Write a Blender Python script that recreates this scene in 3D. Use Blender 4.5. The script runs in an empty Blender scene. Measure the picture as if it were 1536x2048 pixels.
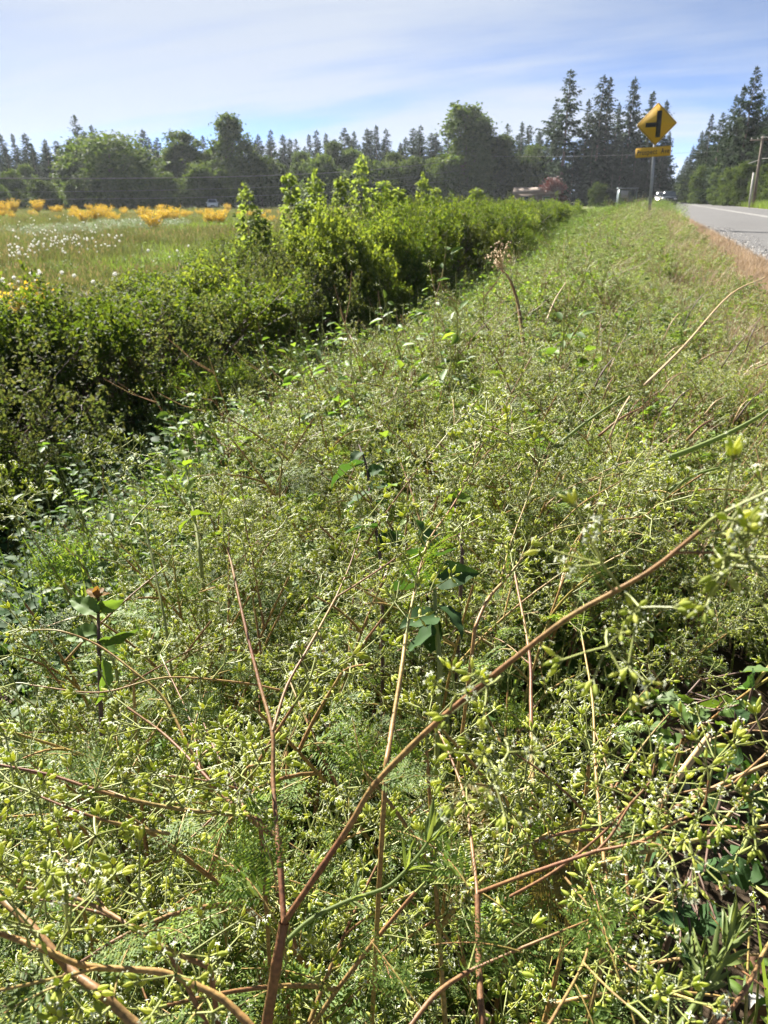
import bpy, math
import numpy as np
from mathutils import Vector, Matrix, Euler
from math import sin, cos, tan, atan, atan2, radians, pi, sqrt

S = bpy.context.scene
COL = S.collection
rng = np.random.default_rng(11)

# ------------------------------------------------------------------ camera, world, sun, exposure
CAM = np.array((0.0, 0.0, 0.8))
PSI, TH = radians(18.3), radians(22.82)          # yaw (towards -X from +Y), pitch down
FPX = 1490.0                                     # focal length in pixels of a 1536 x 2048 picture
cd = bpy.data.cameras.new('camera')
cam = bpy.data.objects.new('camera', cd); COL.objects.link(cam)
cam.location = CAM
cam.rotation_euler = (pi/2 - TH, 0, PSI)
cd.sensor_fit = 'VERTICAL'; cd.sensor_height = 36.0
cd.lens = 36.0*FPX/2048
cd.clip_start = 0.02; cd.clip_end = 6000
cd.dof.use_dof = True; cd.dof.focus_distance = 0.62; cd.dof.aperture_fstop = cd.lens/1.15
S.camera = cam

SUN_AZ, SUN_EL = radians(18.3+34), radians(38)   # azimuth measured from +Y towards -X
W = bpy.data.worlds.new('World'); S.world = W; W.use_nodes = True
nt = W.node_tree; nt.nodes.clear()
def N(t, typ, **kw):
    n = t.nodes.new(typ)
    for k, v in kw.items():
        if k in n.inputs: n.inputs[k].default_value = v
        else: setattr(n, k, v)
    return n
sky = N(nt, 'ShaderNodeTexSky', sky_type='NISHITA', sun_disc=False, sun_elevation=SUN_EL, sun_rotation=-SUN_AZ,
        altitude=4000, air_density=0.32, dust_density=0.1, ozone_density=1.6)
tc = N(nt, 'ShaderNodeTexCoord'); sep = N(nt, 'ShaderNodeSeparateXYZ')
nt.links.new(tc.outputs['Generated'], sep.inputs[0])
zz = N(nt, 'ShaderNodeMath', operation='MAXIMUM'); zz.inputs[1].default_value = 0.0
nt.links.new(sep.outputs['Z'], zz.inputs[0])
za = N(nt, 'ShaderNodeMath', operation='ADD'); za.inputs[1].default_value = 0.16
nt.links.new(zz.outputs[0], za.inputs[0])
cmb = N(nt, 'ShaderNodeCombineXYZ')
for ax in 'XY':
    dv = N(nt, 'ShaderNodeMath', operation='DIVIDE')
    nt.links.new(sep.outputs[ax], dv.inputs[0]); nt.links.new(za.outputs[0], dv.inputs[1])
    nt.links.new(dv.outputs[0], cmb.inputs[ax])
mp = N(nt, 'ShaderNodeMapping'); mp.inputs['Rotation'].default_value = (0, 0, radians(62)); mp.inputs['Scale'].default_value = (0.20, 0.75, 1)
mp.inputs['Location'].default_value = (0.55, 0.25, 0)
nt.links.new(cmb.outputs[0], mp.inputs['Vector'])
cn = N(nt, 'ShaderNodeTexNoise'); cn.inputs['Scale'].default_value = 1.1; cn.inputs['Detail'].default_value = 6; cn.inputs['Roughness'].default_value = 0.52; cn.inputs['Distortion'].default_value = 0.7
nt.links.new(mp.outputs[0], cn.inputs['Vector'])
cr = N(nt, 'ShaderNodeValToRGB')
cr.color_ramp.elements[0].position = 0.45; cr.color_ramp.elements[0].color = (0.10, 0.10, 0.10, 1)
cr.color_ramp.elements[1].position = 0.61; cr.color_ramp.elements[1].color = (1, 1, 1, 1)
nt.links.new(cn.outputs['Fac'], cr.inputs[0])
cf = N(nt, 'ShaderNodeMath', operation='MULTIPLY'); cf.inputs[1].default_value = 0.85
nt.links.new(cr.outputs[0], cf.inputs[0])
# thin cirrus: one constant whitish colour mixed over the sky
cc = N(nt, 'ShaderNodeRGB'); cc.outputs[0].default_value = (2.9, 3.15, 3.5, 1)
mx = N(nt, 'ShaderNodeMix', data_type='RGBA')
nt.links.new(cf.outputs[0], mx.inputs[0]); nt.links.new(sky.outputs[0], mx.inputs[6]); nt.links.new(cc.outputs[0], mx.inputs[7])
bg = N(nt, 'ShaderNodeBackground'); bg.inputs['Strength'].default_value = 0.05
wo = N(nt, 'ShaderNodeOutputWorld')
nt.links.new(mx.outputs[2], bg.inputs['Color']); nt.links.new(bg.outputs[0], wo.inputs['Surface'])

sl = bpy.data.lights.new('sun', 'SUN'); sl.energy = 5.0; sl.angle = radians(0.53); sl.color = (1.0, 0.95, 0.86)
sun = bpy.data.objects.new('sun', sl); COL.objects.link(sun)
sdir = Vector((-sin(SUN_AZ)*cos(SUN_EL), cos(SUN_AZ)*cos(SUN_EL), sin(SUN_EL)))
sun.rotation_euler = sdir.to_track_quat('Z', 'Y').to_euler(); sun.location = (-40, 60, 60)

vs = S.view_settings
vs.view_transform = 'Standard'; vs.look = 'None'; vs.gamma = 1; vs.use_curve_mapping = False; vs.exposure = 2.36
S.render.engine = 'CYCLES'
cy = S.cycles
cy.max_bounces = 7; cy.diffuse_bounces = 3; cy.glossy_bounces = 2; cy.transmission_bounces = 4; cy.transparent_max_bounces = 6; cy.volume_bounces = 0
cy.sample_clamp_indirect = 6; cy.use_denoising = True; cy.caustics_reflective = False; cy.caustics_refractive = False

# ------------------------------------------------------------------ picture geometry
_r = np.array((cos(PSI), sin(PSI), 0.0))
_f = np.array((-sin(PSI)*cos(TH), cos(PSI)*cos(TH), -sin(TH)))
_u = np.cross(_r, _f)
def ray(px, py):
    d = (px-768)*_r + (1024-py)*_u + FPX*_f
    return d/np.linalg.norm(d)
def P(px, py, d): return CAM + ray(px, py)*d
def on_z(px, py, z):
    d = ray(px, py); return CAM + d*((z-CAM[2])/d[2])
def az_of(px): return PSI - atan((px-768)/(FPX*cos(TH)+ (1024-397)*sin(TH)))      # at the horizon, from +Y towards -X
def at_az(px, D):
    a = az_of(px); return np.array((-sin(a)*D, cos(a)*D))
def project(p):
    v = np.asarray(p)-CAM
    x, y, z = v@_r, v@_u, v@_f
    return 768+FPX*x/z, 1024-FPX*y/z, z
def z_of(px, py, D):                              # height of the point seen at (px,py) at horizontal distance D
    d = ray(px, py); return CAM[2] + d[2]/sqrt(d[0]**2+d[1]**2)*D

def sstep(a, b, x):
    t = np.clip((np.asarray(x, float)-a)/(b-a), 0, 1); return t*t*(3-2*t)
def road_c(y):
    y = np.asarray(y, float); return 0.00011*np.clip(y-95, 0, 400)**2
def terrain(x, y, bumps=True):
    x = np.asarray(x, float); y = np.asarray(y, float)
    u = x - road_c(y)
    fade = 1-0.55*sstep(16, 40, y)                # the ditch gets shallower along the road
    z = -0.02 - 0.05*sstep(1.5, 0.9, u) - 0.03*sstep(0.6, -0.3, u)
    z = z - 1.33*sstep(-0.35, -3.3, u)*fade
    z = z + 0.55*sstep(-4.6, -6.6, u)*fade
    z = z - 0.5*sstep(-6, -60, u) - 0.5*sstep(-60, -160, u)
    z = z + 0.35*sstep(9.6, 13, u) + 1.0*sstep(13, 40, u)
    if bumps:
        off = sstep(1.2, 0.4, u) + sstep(9.4, 11, u)
        z = z + off*(0.03*np.sin(3.1*x+1.7*y)+0.025*np.sin(5.3*y-2.2*x)+0.05*np.sin(0.9*x+0.7*y)*sstep(-2, -8, u))
    return z

# ------------------------------------------------------------------ mesh builder
def frames(d, roll=None):
    """k x 3 x 3 rotation matrices whose z column is d"""
    d = np.asarray(d, float); d = d/np.maximum(np.linalg.norm(d, axis=-1, keepdims=True), 1e-9)
    a = np.where(np.abs(d[:, 2:3]) < 0.95, np.array([[0, 0, 1.0]]), np.array([[1.0, 0, 0]]))
    x = np.cross(a, d); x /= np.linalg.norm(x, axis=1, keepdims=True)
    y = np.cross(d, x)
    if roll is not None:
        c, s = np.cos(roll)[:, None], np.sin(roll)[:, None]
        x, y = x*c+y*s, y*c-x*s
    return np.stack((x, y, d), axis=2)

class MB:
    def __init__(self): self.V = []; self.F = []; self.M = []; self.n = 0
    def add(self, v, faces, mat=0):
        v = np.asarray(v, float).reshape(-1, 3)
        for f in faces:
            f = np.asarray(f, int)
            if len(f): self.F.append(f+self.n); self.M.append(np.full(len(f), mat))
        self.V.append(v); self.n += len(v)
    def inst(self, T, R, t, s=1.0, mat=0):
        """T = (verts, [faces arrays]); R k3x3, t k x 3, s scalar/k/k x 3"""
        v, fs = T; k = len(t)
        if k == 0: return
        s = np.asarray(s, float)
        if s.ndim == 0: s = np.full((k, 3), float(s))
        elif s.ndim == 1: s = np.repeat(s[:, None], 3, 1)
        vv = v[None]*s[:, None, :]
        out = np.einsum('kij,knj->kni', R, vv)+np.asarray(t)[:, None, :]
        n = len(v)
        self.add(out.reshape(-1, 3), [(f[None]+(np.arange(k)*n)[:, None, None]).reshape(-1, f.shape[1]) for f in fs], mat)
    def tube(self, pts, rad, sides=5, mat=0, cap=False):
        p = np.asarray(pts, float); m = len(p); rad = np.broadcast_to(np.asarray(rad, float), (m,))
        t = np.gradient(p, axis=0); t /= np.maximum(np.linalg.norm(t, axis=1, keepdims=True), 1e-9)
        R = frames(t[:1])[0]; x = R[:, 0]; X = []
        for i in range(m):
            x = x-t[i]*(x@t[i]); x = x/max(np.linalg.norm(x), 1e-9); X.append(x)
        X = np.array(X); Y = np.cross(t, X)
        a = np.arange(sides)*2*pi/sides
        ring = p[:, None]+rad[:, None, None]*(np.cos(a)[None, :, None]*X[:, None]+np.sin(a)[None, :, None]*Y[:, None])
        i = np.arange(m-1)[:, None]*sides; j = np.arange(sides)[None]; jn = (j+1) % sides
        q = np.stack((i+j, i+jn, i+sides+jn, i+sides+j), axis=2).reshape(-1, 4)
        fs = [q]
        if cap: fs += [np.arange(sides)[None, ::-1], ((m-1)*sides+np.arange(sides))[None]]
        self.add(ring.reshape(-1, 3), fs, mat)
    def box(self, c, d, mat=0, R=None):
        x, y, z = np.asarray(d)/2.0
        v = np.array([(-x, -y, -z), (x, -y, -z), (x, y, -z), (-x, y, -z), (-x, -y, z), (x, -y, z), (x, y, z), (-x, y, z)])
        if R is not None: v = v@np.asarray(R).T
        self.add(v+np.asarray(c), [np.array([(0, 3, 2, 1), (4, 5, 6, 7), (0, 1, 5, 4), (1, 2, 6, 5), (2, 3, 7, 6), (3, 0, 4, 7)])], mat)
    def prism(self, poly, y0, y1, mat=0):
        """polygon in x,z extruded along y"""
        n = len(poly); v = [(x, y0, z) for x, z in poly]+[(x, y1, z) for x, z in poly]
        q = [(i, (i+1) % n, n+(i+1) % n, n+i) for i in range(n)]
        self.add(v, [np.array(q), np.arange(n)[None, ::-1], (n+np.arange(n))[None]], mat)
    def mesh(self, name, mats, smooth=False):
        me = bpy.data.meshes.new(name)
        V = np.concatenate(self.V) if self.V else np.zeros((0, 3))
        me.vertices.add(len(V)); me.vertices.foreach_set('co', V.astype(np.float32).ravel())
        tot = np.concatenate([np.full(len(f), f.shape[1]) for f in self.F]); idx = np.concatenate([f.ravel() for f in self.F])
        me.loops.add(len(idx)); me.loops.foreach_set('vertex_index', idx.astype(np.int32))
        me.polygons.add(len(tot)); me.polygons.foreach_set('loop_start', np.concatenate(([0], np.cumsum(tot)[:-1])).astype(np.int32))
        me.polygons.foreach_set('loop_total', tot.astype(np.int32))
        for m in (mats if isinstance(mats, (list, tuple)) else [mats]): me.materials.append(m)
        me.polygons.foreach_set('material_index', np.concatenate(self.M).astype(np.int32))
        if smooth: me.polygons.foreach_set('use_smooth', np.ones(len(tot), bool))
        me.update(calc_edges=True)
        return me

def link(name, me, parent=None, loc=None, rot=None, scl=None):
    o = bpy.data.objects.new(name, me)
    if parent is not None: o.parent = parent
    if loc is not None: o.location = loc
    if rot is not None: o.rotation_euler = rot
    if scl is not None: o.scale = (scl,)*3 if np.isscalar(scl) else scl
    COL.objects.link(o); return o
def tag(o, label=None, cat=None, group=None, kind=None):
    if label: o['label'] = label
    if cat: o['category'] = cat
    if group: o['group'] = group
    if kind: o['kind'] = kind
    return o
def thing(name, label, cat, loc=(0, 0, 0), rot=(0, 0, 0), group=None, scl=1.0):
    o = link(name, None, None, loc, rot, scl); o.empty_display_size = 0.05
    return tag(o, label, cat, group)

# ------------------------------------------------------------------ materials
def new_mat(name):
    m = bpy.data.materials.new(name); m.use_nodes = True; m.node_tree.nodes.clear(); return m, m.node_tree
def out(t, sh):
    o = t.nodes.new('ShaderNodeOutputMaterial'); t.links.new(sh, o.inputs['Surface'])
def mixc(t, fac, a, b, typ='MIX'):
    n = t.nodes.new('ShaderNodeMix'); n.data_type = 'RGBA'; n.blend_type = typ
    for i, v in ((0, fac), (6, a), (7, b)):
        if hasattr(v, 'links'): t.links.new(v, n.inputs[i])
        elif i == 0: n.inputs[0].default_value = v
        else: n.inputs[i].default_value = (*v, 1)
    return n.outputs[2]
def noise(t, scale, detail=4, coord='Object', rough=0.55):
    tcn = t.nodes.new('ShaderNodeTexCoord'); n = t.nodes.new('ShaderNodeTexNoise')
    n.inputs['Scale'].default_value = scale; n.inputs['Detail'].default_value = detail; n.inputs['Roughness'].default_value = rough
    t.links.new(tcn.outputs[coord], n.inputs['Vector']); return n.outputs['Fac']
def ramp(t, fac, stops):
    r = t.nodes.new('ShaderNodeValToRGB'); e = r.color_ramp.elements
    while len(e) < len(stops): e.new(0.5)
    for k, (p, c) in enumerate(stops): e[k].position = p; e[k].color = (*c, 1)
    t.links.new(fac, r.inputs[0]); return r.outputs[0]
def leaf_mat(name, stops, trans=0.45, tint=(1.25, 1.2, 0.55), rough=0.5, spec=0.22, vary=0.35):
    """stops: colours picked per leaf (random per island); brightness also varies per object"""
    m, t = new_mat(name)
    g = t.nodes.new('ShaderNodeNewGeometry'); oi = t.nodes.new('ShaderNodeObjectInfo')
    n = len(stops)
    c = ramp(t, g.outputs['Random Per Island'], [(i/max(n-1, 1), s) for i, s in enumerate(stops)])
    mr = t.nodes.new('ShaderNodeMapRange'); mr.inputs['To Min'].default_value = 1-vary; mr.inputs['To Max'].default_value = 1+vary
    t.links.new(oi.outputs['Random'], mr.inputs['Value'])
    cm = t.nodes.new('ShaderNodeVectorMath'); cm.operation = 'SCALE'
    t.links.new(c, cm.inputs[0]); t.links.new(mr.outputs[0], cm.inputs['Scale'])
    pr = t.nodes.new('ShaderNodeBsdfPrincipled'); pr.inputs['Roughness'].default_value = rough; pr.inputs['Specular IOR Level'].default_value = spec
    t.links.new(cm.outputs[0], pr.inputs['Base Color'])
    tr = t.nodes.new('ShaderNodeBsdfTranslucent')
    tv = t.nodes.new('ShaderNodeVectorMath'); tv.operation = 'MULTIPLY'; tv.inputs[1].default_value = tint
    t.links.new(cm.outputs[0], tv.inputs[0]); t.links.new(tv.outputs[0], tr.inputs['Color'])
    ms = t.nodes.new('ShaderNodeMixShader'); ms.inputs[0].default_value = trans
    t.links.new(pr.outputs[0], ms.inputs[1]); t.links.new(tr.outputs[0], ms.inputs[2]); out(t, ms.outputs[0])
    return m
def plain(name, a, b=None, scale=20, rough=0.7, metal=0.0, spec=0.4, coord='Object', bump=0.0, emit=0):
    m, t = new_mat(name); pr = t.nodes.new('ShaderNodeBsdfPrincipled')
    f = noise(t, scale, 5, coord)
    c = ramp(t, f, [(0.3, a), (0.7, b or tuple(x*0.8 for x in a))])
    t.links.new(c, pr.inputs['Base Color']); pr.inputs['Roughness'].default_value = rough; pr.inputs['Metallic'].default_value = metal; pr.inputs['Specular IOR Level'].default_value = spec
    if bump:
        bn = t.nodes.new('ShaderNodeBump'); bn.inputs['Strength'].default_value = bump; t.links.new(f, bn.inputs['Height']); t.links.new(bn.outputs[0], pr.inputs['Normal'])
    if emit:
        t.links.new(c, pr.inputs['Emission Color']); pr.inputs['Emission Strength'].default_value = emit
    out(t, pr.outputs[0]); return m

M = {}
def stem_mat(name, stops, seed):
    m, t = new_mat(name); tcn = t.nodes.new('ShaderNodeTexCoord'); mpn = t.nodes.new('ShaderNodeMapping'); mpn.inputs['Location'].default_value = (seed, seed*1.7, 0)
    t.links.new(tcn.outputs['Object'], mpn.inputs['Vector'])
    def nz(sc, d):
        n = t.nodes.new('ShaderNodeTexNoise'); n.inputs['Scale'].default_value = sc; n.inputs['Detail'].default_value = d; t.links.new(mpn.outputs[0], n.inputs['Vector']); return n.outputs['Fac']
    c = ramp(t, nz(13, 2), [(0.28, stops[0]), (0.5, stops[1]), (0.68, stops[2])])
    f = nz(420, 4); c = mixc(t, 1.0, c, ramp(t, f, [(0.3, (0.55, 0.55, 0.55)), (0.7, (1.3, 1.25, 1.2))]), 'MULTIPLY')
    pr = t.nodes.new('ShaderNodeBsdfPrincipled'); pr.inputs['Roughness'].default_value = 0.5; pr.inputs['Specular IOR Level'].default_value = 0.25
    t.links.new(c, pr.inputs['Base Color']); bn = t.nodes.new('ShaderNodeBump'); bn.inputs['Strength'].default_value = 0.5; bn.inputs['Distance'].default_value = 0.0004
    t.links.new(f, bn.inputs['Height']); t.links.new(bn.outputs[0], pr.inputs['Normal']); out(t, pr.outputs[0]); return m
M['stem_red'] = stem_mat('reddish_stem', [(0.13, 0.05, 0.032), (0.20, 0.115, 0.05), (0.24, 0.18, 0.065)], 1)
M['stem_tan'] = stem_mat('tan_stem', [(0.20, 0.10, 0.045), (0.28, 0.185, 0.065), (0.24, 0.23, 0.06)], 5)
M['stem_green'] = plain('green_stem', (0.20, 0.22, 0.055), (0.15, 0.17, 0.05), 30, 0.5)
M['stem_dark'] = plain('dark_stem', (0.10, 0.055, 0.035), (0.06, 0.04, 0.03), 30, 0.6)
M['straw'] = plain('straw', (0.46, 0.33, 0.17), (0.34, 0.23, 0.12), 14, 0.6)
M['fruit'] = leaf_mat('chervil_fruit', [(0.25, 0.30, 0.050), (0.37, 0.41, 0.08), (0.51, 0.52, 0.14)], 0.52, (1.1, 1.12, 0.6), 0.62, 0.16, 0.2)
M['fruit_far'] = leaf_mat('green_chervil_fruit', [(0.30, 0.37, 0.10), (0.41, 0.47, 0.15), (0.52, 0.55, 0.22)], 0.52, (1.1, 1.15, 0.7), 0.65, 0.12, 0.25)
M['fruit_dry'] = leaf_mat('dry_chervil_fruit', [(0.26, 0.22, 0.10), (0.33, 0.34, 0.13), (0.42, 0.36, 0.18)], 0.45, (1.1, 1.05, 0.7), 0.7, 0.1, 0.3)
M['flower'] = leaf_mat('chervil_flower', [(0.62, 0.66, 0.48), (0.78, 0.80, 0.66)], 0.4, (1, 1, 0.9), 0.6, 0.3, 0.05)
M['frond'] = leaf_mat('chervil_frond', [(0.070, 0.125, 0.025), (0.105, 0.17, 0.034), (0.17, 0.22, 0.045)], 0.5, (1.4, 1.35, 0.5), 0.55, 0.3, 0.35)
M['frond_yellow'] = leaf_mat('yellow_frond', [(0.20, 0.18, 0.05), (0.26, 0.21, 0.07)], 0.5, (1.2, 1.1, 0.5), 0.6, 0.2)
M['grass'] = leaf_mat('grass_blade', [(0.08, 0.145, 0.03), (0.12, 0.19, 0.042), (0.18, 0.235, 0.065)], 0.5, (1.3, 1.25, 0.5), 0.55, 0.2)
M['field'] = leaf_mat('field_blade', [(0.070, 0.092, 0.035), (0.095, 0.115, 0.05), (0.115, 0.115, 0.065)], 0.4, (1.25, 1.2, 0.6), 0.5, 0.3)
M['field_head'] = leaf_mat('field_seed_head', [(0.17, 0.15, 0.085), (0.20, 0.16, 0.10)], 0.35, (1.1, 1.0, 0.7), 0.6, 0.1)
M['lupine'] = leaf_mat('grey_green_leaf', [(0.11, 0.15, 0.09), (0.16, 0.20, 0.12)], 0.4, (1.1, 1.2, 0.7), 0.5, 0.3)
M['dry'] = leaf_mat('dry_blade', [(0.27, 0.19, 0.12), (0.36, 0.26, 0.165), (0.19, 0.135, 0.09)], 0.3, (1.0, 1.0, 0.9), 0.6, 0.3)
M['herb'] = leaf_mat('herb_leaf', [(0.06, 0.115, 0.03), (0.09, 0.155, 0.04), (0.14, 0.20, 0.05)], 0.45, (1.4, 1.35, 0.45), 0.55, 0.2)
M['shrub'] = leaf_mat('shrub_leaf', [(0.050, 0.088, 0.025), (0.075, 0.12, 0.03), (0.125, 0.165, 0.04)], 0.42, (1.6, 1.5, 0.4), 0.65, 0.08, 0.3)
M['shrub_pale'] = leaf_mat('pale_shrub_leaf', [(0.08, 0.12, 0.035), (0.115, 0.16, 0.045), (0.18, 0.22, 0.06)], 0.45, (1.5, 1.4, 0.4), 0.65, 0.08, 0.25)
M['shrub_dull'] = leaf_mat('dull_shrub_leaf', [(0.05, 0.075, 0.035), (0.075, 0.095, 0.045), (0.10, 0.105, 0.05)], 0.4, (1.4, 1.35, 0.5), 0.65, 0.08, 0.25)
M['sapling'] = leaf_mat('sapling_leaf', [(0.13, 0.185, 0.06), (0.19, 0.24, 0.085)], 0.5, (1.35, 1.3, 0.45), 0.65, 0.1, 0.15)
M['broom'] = leaf_mat('broom_flower', [(0.48, 0.32, 0.045), (0.56, 0.42, 0.08)], 0.4, (1.1, 1.0, 0.5), 0.6, 0.2, 0.1)
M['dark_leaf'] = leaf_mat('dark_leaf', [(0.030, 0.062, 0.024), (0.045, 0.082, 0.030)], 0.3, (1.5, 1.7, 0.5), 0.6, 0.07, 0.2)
M['bright_leaf'] = leaf_mat('bright_leaf', [(0.09, 0.15, 0.03), (0.14, 0.19, 0.035)], 0.5, (1.3, 1.3, 0.4), 0.6, 0.15, 0.2)
M['orange_leaf'] = leaf_mat('orange_leaf', [(0.18, 0.085, 0.03), (0.16, 0.11, 0.035)], 0.45, (1.3, 1.1, 0.5), 0.6, 0.15, 0.2)
M['cleaver'] = leaf_mat('cleavers_leaf', [(0.12, 0.17, 0.05), (0.18, 0.22, 0.07)], 0.45, (1.2, 1.2, 0.5), 0.5, 0.3, 0.1)
M['conifer'] = leaf_mat('conifer_needles', [(0.013, 0.026, 0.013), (0.020, 0.037, 0.017), (0.034, 0.051, 0.022)], 0.22, (1.2, 1.2, 0.6), 0.75, 0.06, 0.25)
M['alder'] = leaf_mat('broadleaf_crown', [(0.036, 0.060, 0.019), (0.055, 0.085, 0.025), (0.085, 0.11, 0.033)], 0.38, (1.3, 1.3, 0.5), 0.7, 0.08, 0.25)
M['maple_red'] = leaf_mat('red_crown', [(0.065, 0.028, 0.025), (0.085, 0.035, 0.028)], 0.35, (1.3, 0.9, 0.8), 0.5, 0.3, 0.1)
M['bark'] = plain('bark', (0.12, 0.09, 0.065), (0.06, 0.045, 0.035), 6, 0.9)
M['dandelion'] = leaf_mat('seed_head', [(0.62, 0.62, 0.60), (0.78, 0.78, 0.76)], 0.4, (1, 1, 1), 0.8, 0.1, 0.05)
M['dead_leaf'] = leaf_mat('dead_leaf', [(0.09, 0.045, 0.025), (0.13, 0.07, 0.04), (0.18, 0.105, 0.065)], 0.25, (1.1, 0.9, 0.6), 0.7, 0.2)
M['stone'] = leaf_mat('stone', [(0.16, 0.155, 0.15), (0.28, 0.27, 0.26), (0.42, 0.41, 0.39)], 0.0, (1, 1, 1), 0.85, 0.2, 0.1)
# ------------------------------------------------------------------ the ground, the road, the air
def grid_mesh(name, xs, ys, zf, mats, uoff=None):
    X, Y = np.meshgrid(xs, ys)
    if uoff is not None: X = X+uoff(Y)
    Z = zf(X, Y); b = MB(); nx = len(xs); ny = len(ys)
    i = (np.arange(ny-1)[:, None]*nx+np.arange(nx-1)[None]).ravel()
    b.add(np.stack((X.ravel(), Y.ravel(), Z.ravel()), 1), [np.stack((i, i+1, i+nx+1, i+nx), 1)])
    return b.mesh(name, mats, True)

def ground_material():
    m, t = new_mat('ground_soil'); g = t.nodes.new('ShaderNodeNewGeometry'); s = t.nodes.new('ShaderNodeSeparateXYZ')
    t.links.new(g.outputs['Position'], s.inputs[0])
    n1 = noise(t, 0.35, 6); n2 = noise(t, 9.0, 6); n3 = noise(t, 45, 3)
    soil = ramp(t, n2, [(0.3, (0.030, 0.022, 0.015)), (0.55, (0.055, 0.040, 0.026)), (0.75, (0.10, 0.075, 0.05))])
    field = ramp(t, n1, [(0.32, (0.075, 0.085, 0.032)), (0.5, (0.095, 0.11, 0.035)), (0.68, (0.11, 0.10, 0.05))])
    field = mixc(t, 0.5, field, ramp(t, n2, [(0.3, (0.05, 0.065, 0.022)), (0.7, (0.13, 0.14, 0.05))]))
    dry = ramp(t, n3, [(0.3, (0.10, 0.075, 0.05)), (0.7, (0.20, 0.15, 0.105))])
    def mask(a, b, ax='X'):
        r = t.nodes.new('ShaderNodeMapRange'); r.interpolation_type = 'SMOOTHSTEP'
        r.inputs['From Min'].default_value = a; r.inputs['From Max'].default_value = b; t.links.new(s.outputs[ax], r.inputs['Value']); return r.outputs[0]
    c = mixc(t, mask(-6.0, -7.5), soil, field)
    c = mixc(t, mask(0.35, 0.85), c, dry)
    far = mixc(t, mask(9.8, 11.0), c, field)
    pr = t.nodes.new('ShaderNodeBsdfPrincipled'); pr.inputs['Roughness'].default_value = 0.95; pr.inputs['Specular IOR Level'].default_value = 0.1
    t.links.new(far, pr.inputs['Base Color'])
    bn = t.nodes.new('ShaderNodeBump'); bn.inputs['Strength'].default_value = 0.6; bn.inputs['Distance'].default_value = 0.02
    t.links.new(n2, bn.inputs['Height']); t.links.new(bn.outputs[0], pr.inputs['Normal']); out(t, pr.outputs[0]); return m

xs = np.concatenate(([-1500, -900, -500, -300, -200], np.arange(-160, -8, 4), np.arange(-8, 12, 0.2), np.arange(12, 60, 3), [80, 120, 200, 400, 900, 1500]))
ys = np.concatenate(([-1500, -600, -200, -60, -20], np.arange(-6, 30, 0.25), np.arange(30, 160, 2.5), [180, 220, 280, 350, 500, 800, 1500]))
tag(link('ground', grid_mesh('ground', xs, ys, lambda x, y: terrain(x, y), ground_material())), kind='structure')

def asphalt():
    m, t = new_mat('asphalt'); n1 = noise(t, 0.5, 5); n2 = noise(t, 60, 3)
    g = t.nodes.new('ShaderNodeNewGeometry'); s = t.nodes.new('ShaderNodeSeparateXYZ'); t.links.new(g.outputs['Position'], s.inputs[0])
    a = ramp(t, n1, [(0.3, (0.062, 0.060, 0.059)), (0.7, (0.088, 0.086, 0.084))])
    b = ramp(t, n2, [(0.35, (0.45, 0.45, 0.45)), (0.65, (1.35, 1.35, 1.35))])
    c = mixc(t, 1.0, a, b, 'MULTIPLY')
    pr = t.nodes.new('ShaderNodeBsdfPrincipled'); pr.inputs['Roughness'].default_value = 0.75; pr.inputs['Specular IOR Level'].default_value = 0.35
    t.links.new(c, pr.inputs['Base Color'])
    bn = t.nodes.new('ShaderNodeBump'); bn.inputs['Strength'].default_value = 0.35; bn.inputs['Distance'].default_value = 0.01; t.links.new(n2, bn.inputs['Height']); t.links.new(bn.outputs[0], pr.inputs['Normal'])
    out(t, pr.outputs[0]); return m
ry = np.concatenate((np.arange(-12, 100, 2.0), np.arange(100, 420, 6)))
tag(link('road', grid_mesh('road', np.array([1.62, 3, 5.2, 7.4, 8.95]), ry, lambda x, y: 0*x+0.02-0.004*np.abs((x-road_c(y))-5.2), asphalt(), road_c)), kind='structure')
M['road_paint'] = plain('road_paint', (0.34, 0.33, 0.31), (0.10, 0.098, 0.095), 3, 0.8)
def line_mesh(u, w):
    b = MB(); X = lambda k: u+k+road_c(ry)
    zz = 0.024-0.004*abs(u-5.2); n = len(ry)
    v = np.concatenate((np.stack((X(-w/2), ry, 0*ry+zz), 1), np.stack((X(w/2), ry, 0*ry+zz), 1))); i = np.arange(n-1)
    b.add(v, [np.stack((i, i+n, i+n+1, i+1), 1)]); return b.mesh('road_line', M['road_paint'])
for u, w in ((5.1, 0.13), (5.36, 0.13), (8.6, 0.12)): tag(link('road_line', line_mesh(u, w)), kind='structure')

# air
hm, ht = new_mat('haze_air'); hv = ht.nodes.new('ShaderNodeVolumePrincipled')
hv.inputs['Color'].default_value = (0.86, 0.92, 1.0, 1); hv.inputs['Density'].default_value = 0.00020; hv.inputs['Anisotropy'].default_value = 0.1
ho = ht.nodes.new('ShaderNodeOutputMaterial'); ht.links.new(hv.outputs[0], ho.inputs['Volume'])
b = MB(); b.box((0, 0, 15), (3100, 3100, 40)); tag(link('haze', b.mesh('haze', hm)), kind='stuff')

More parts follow.
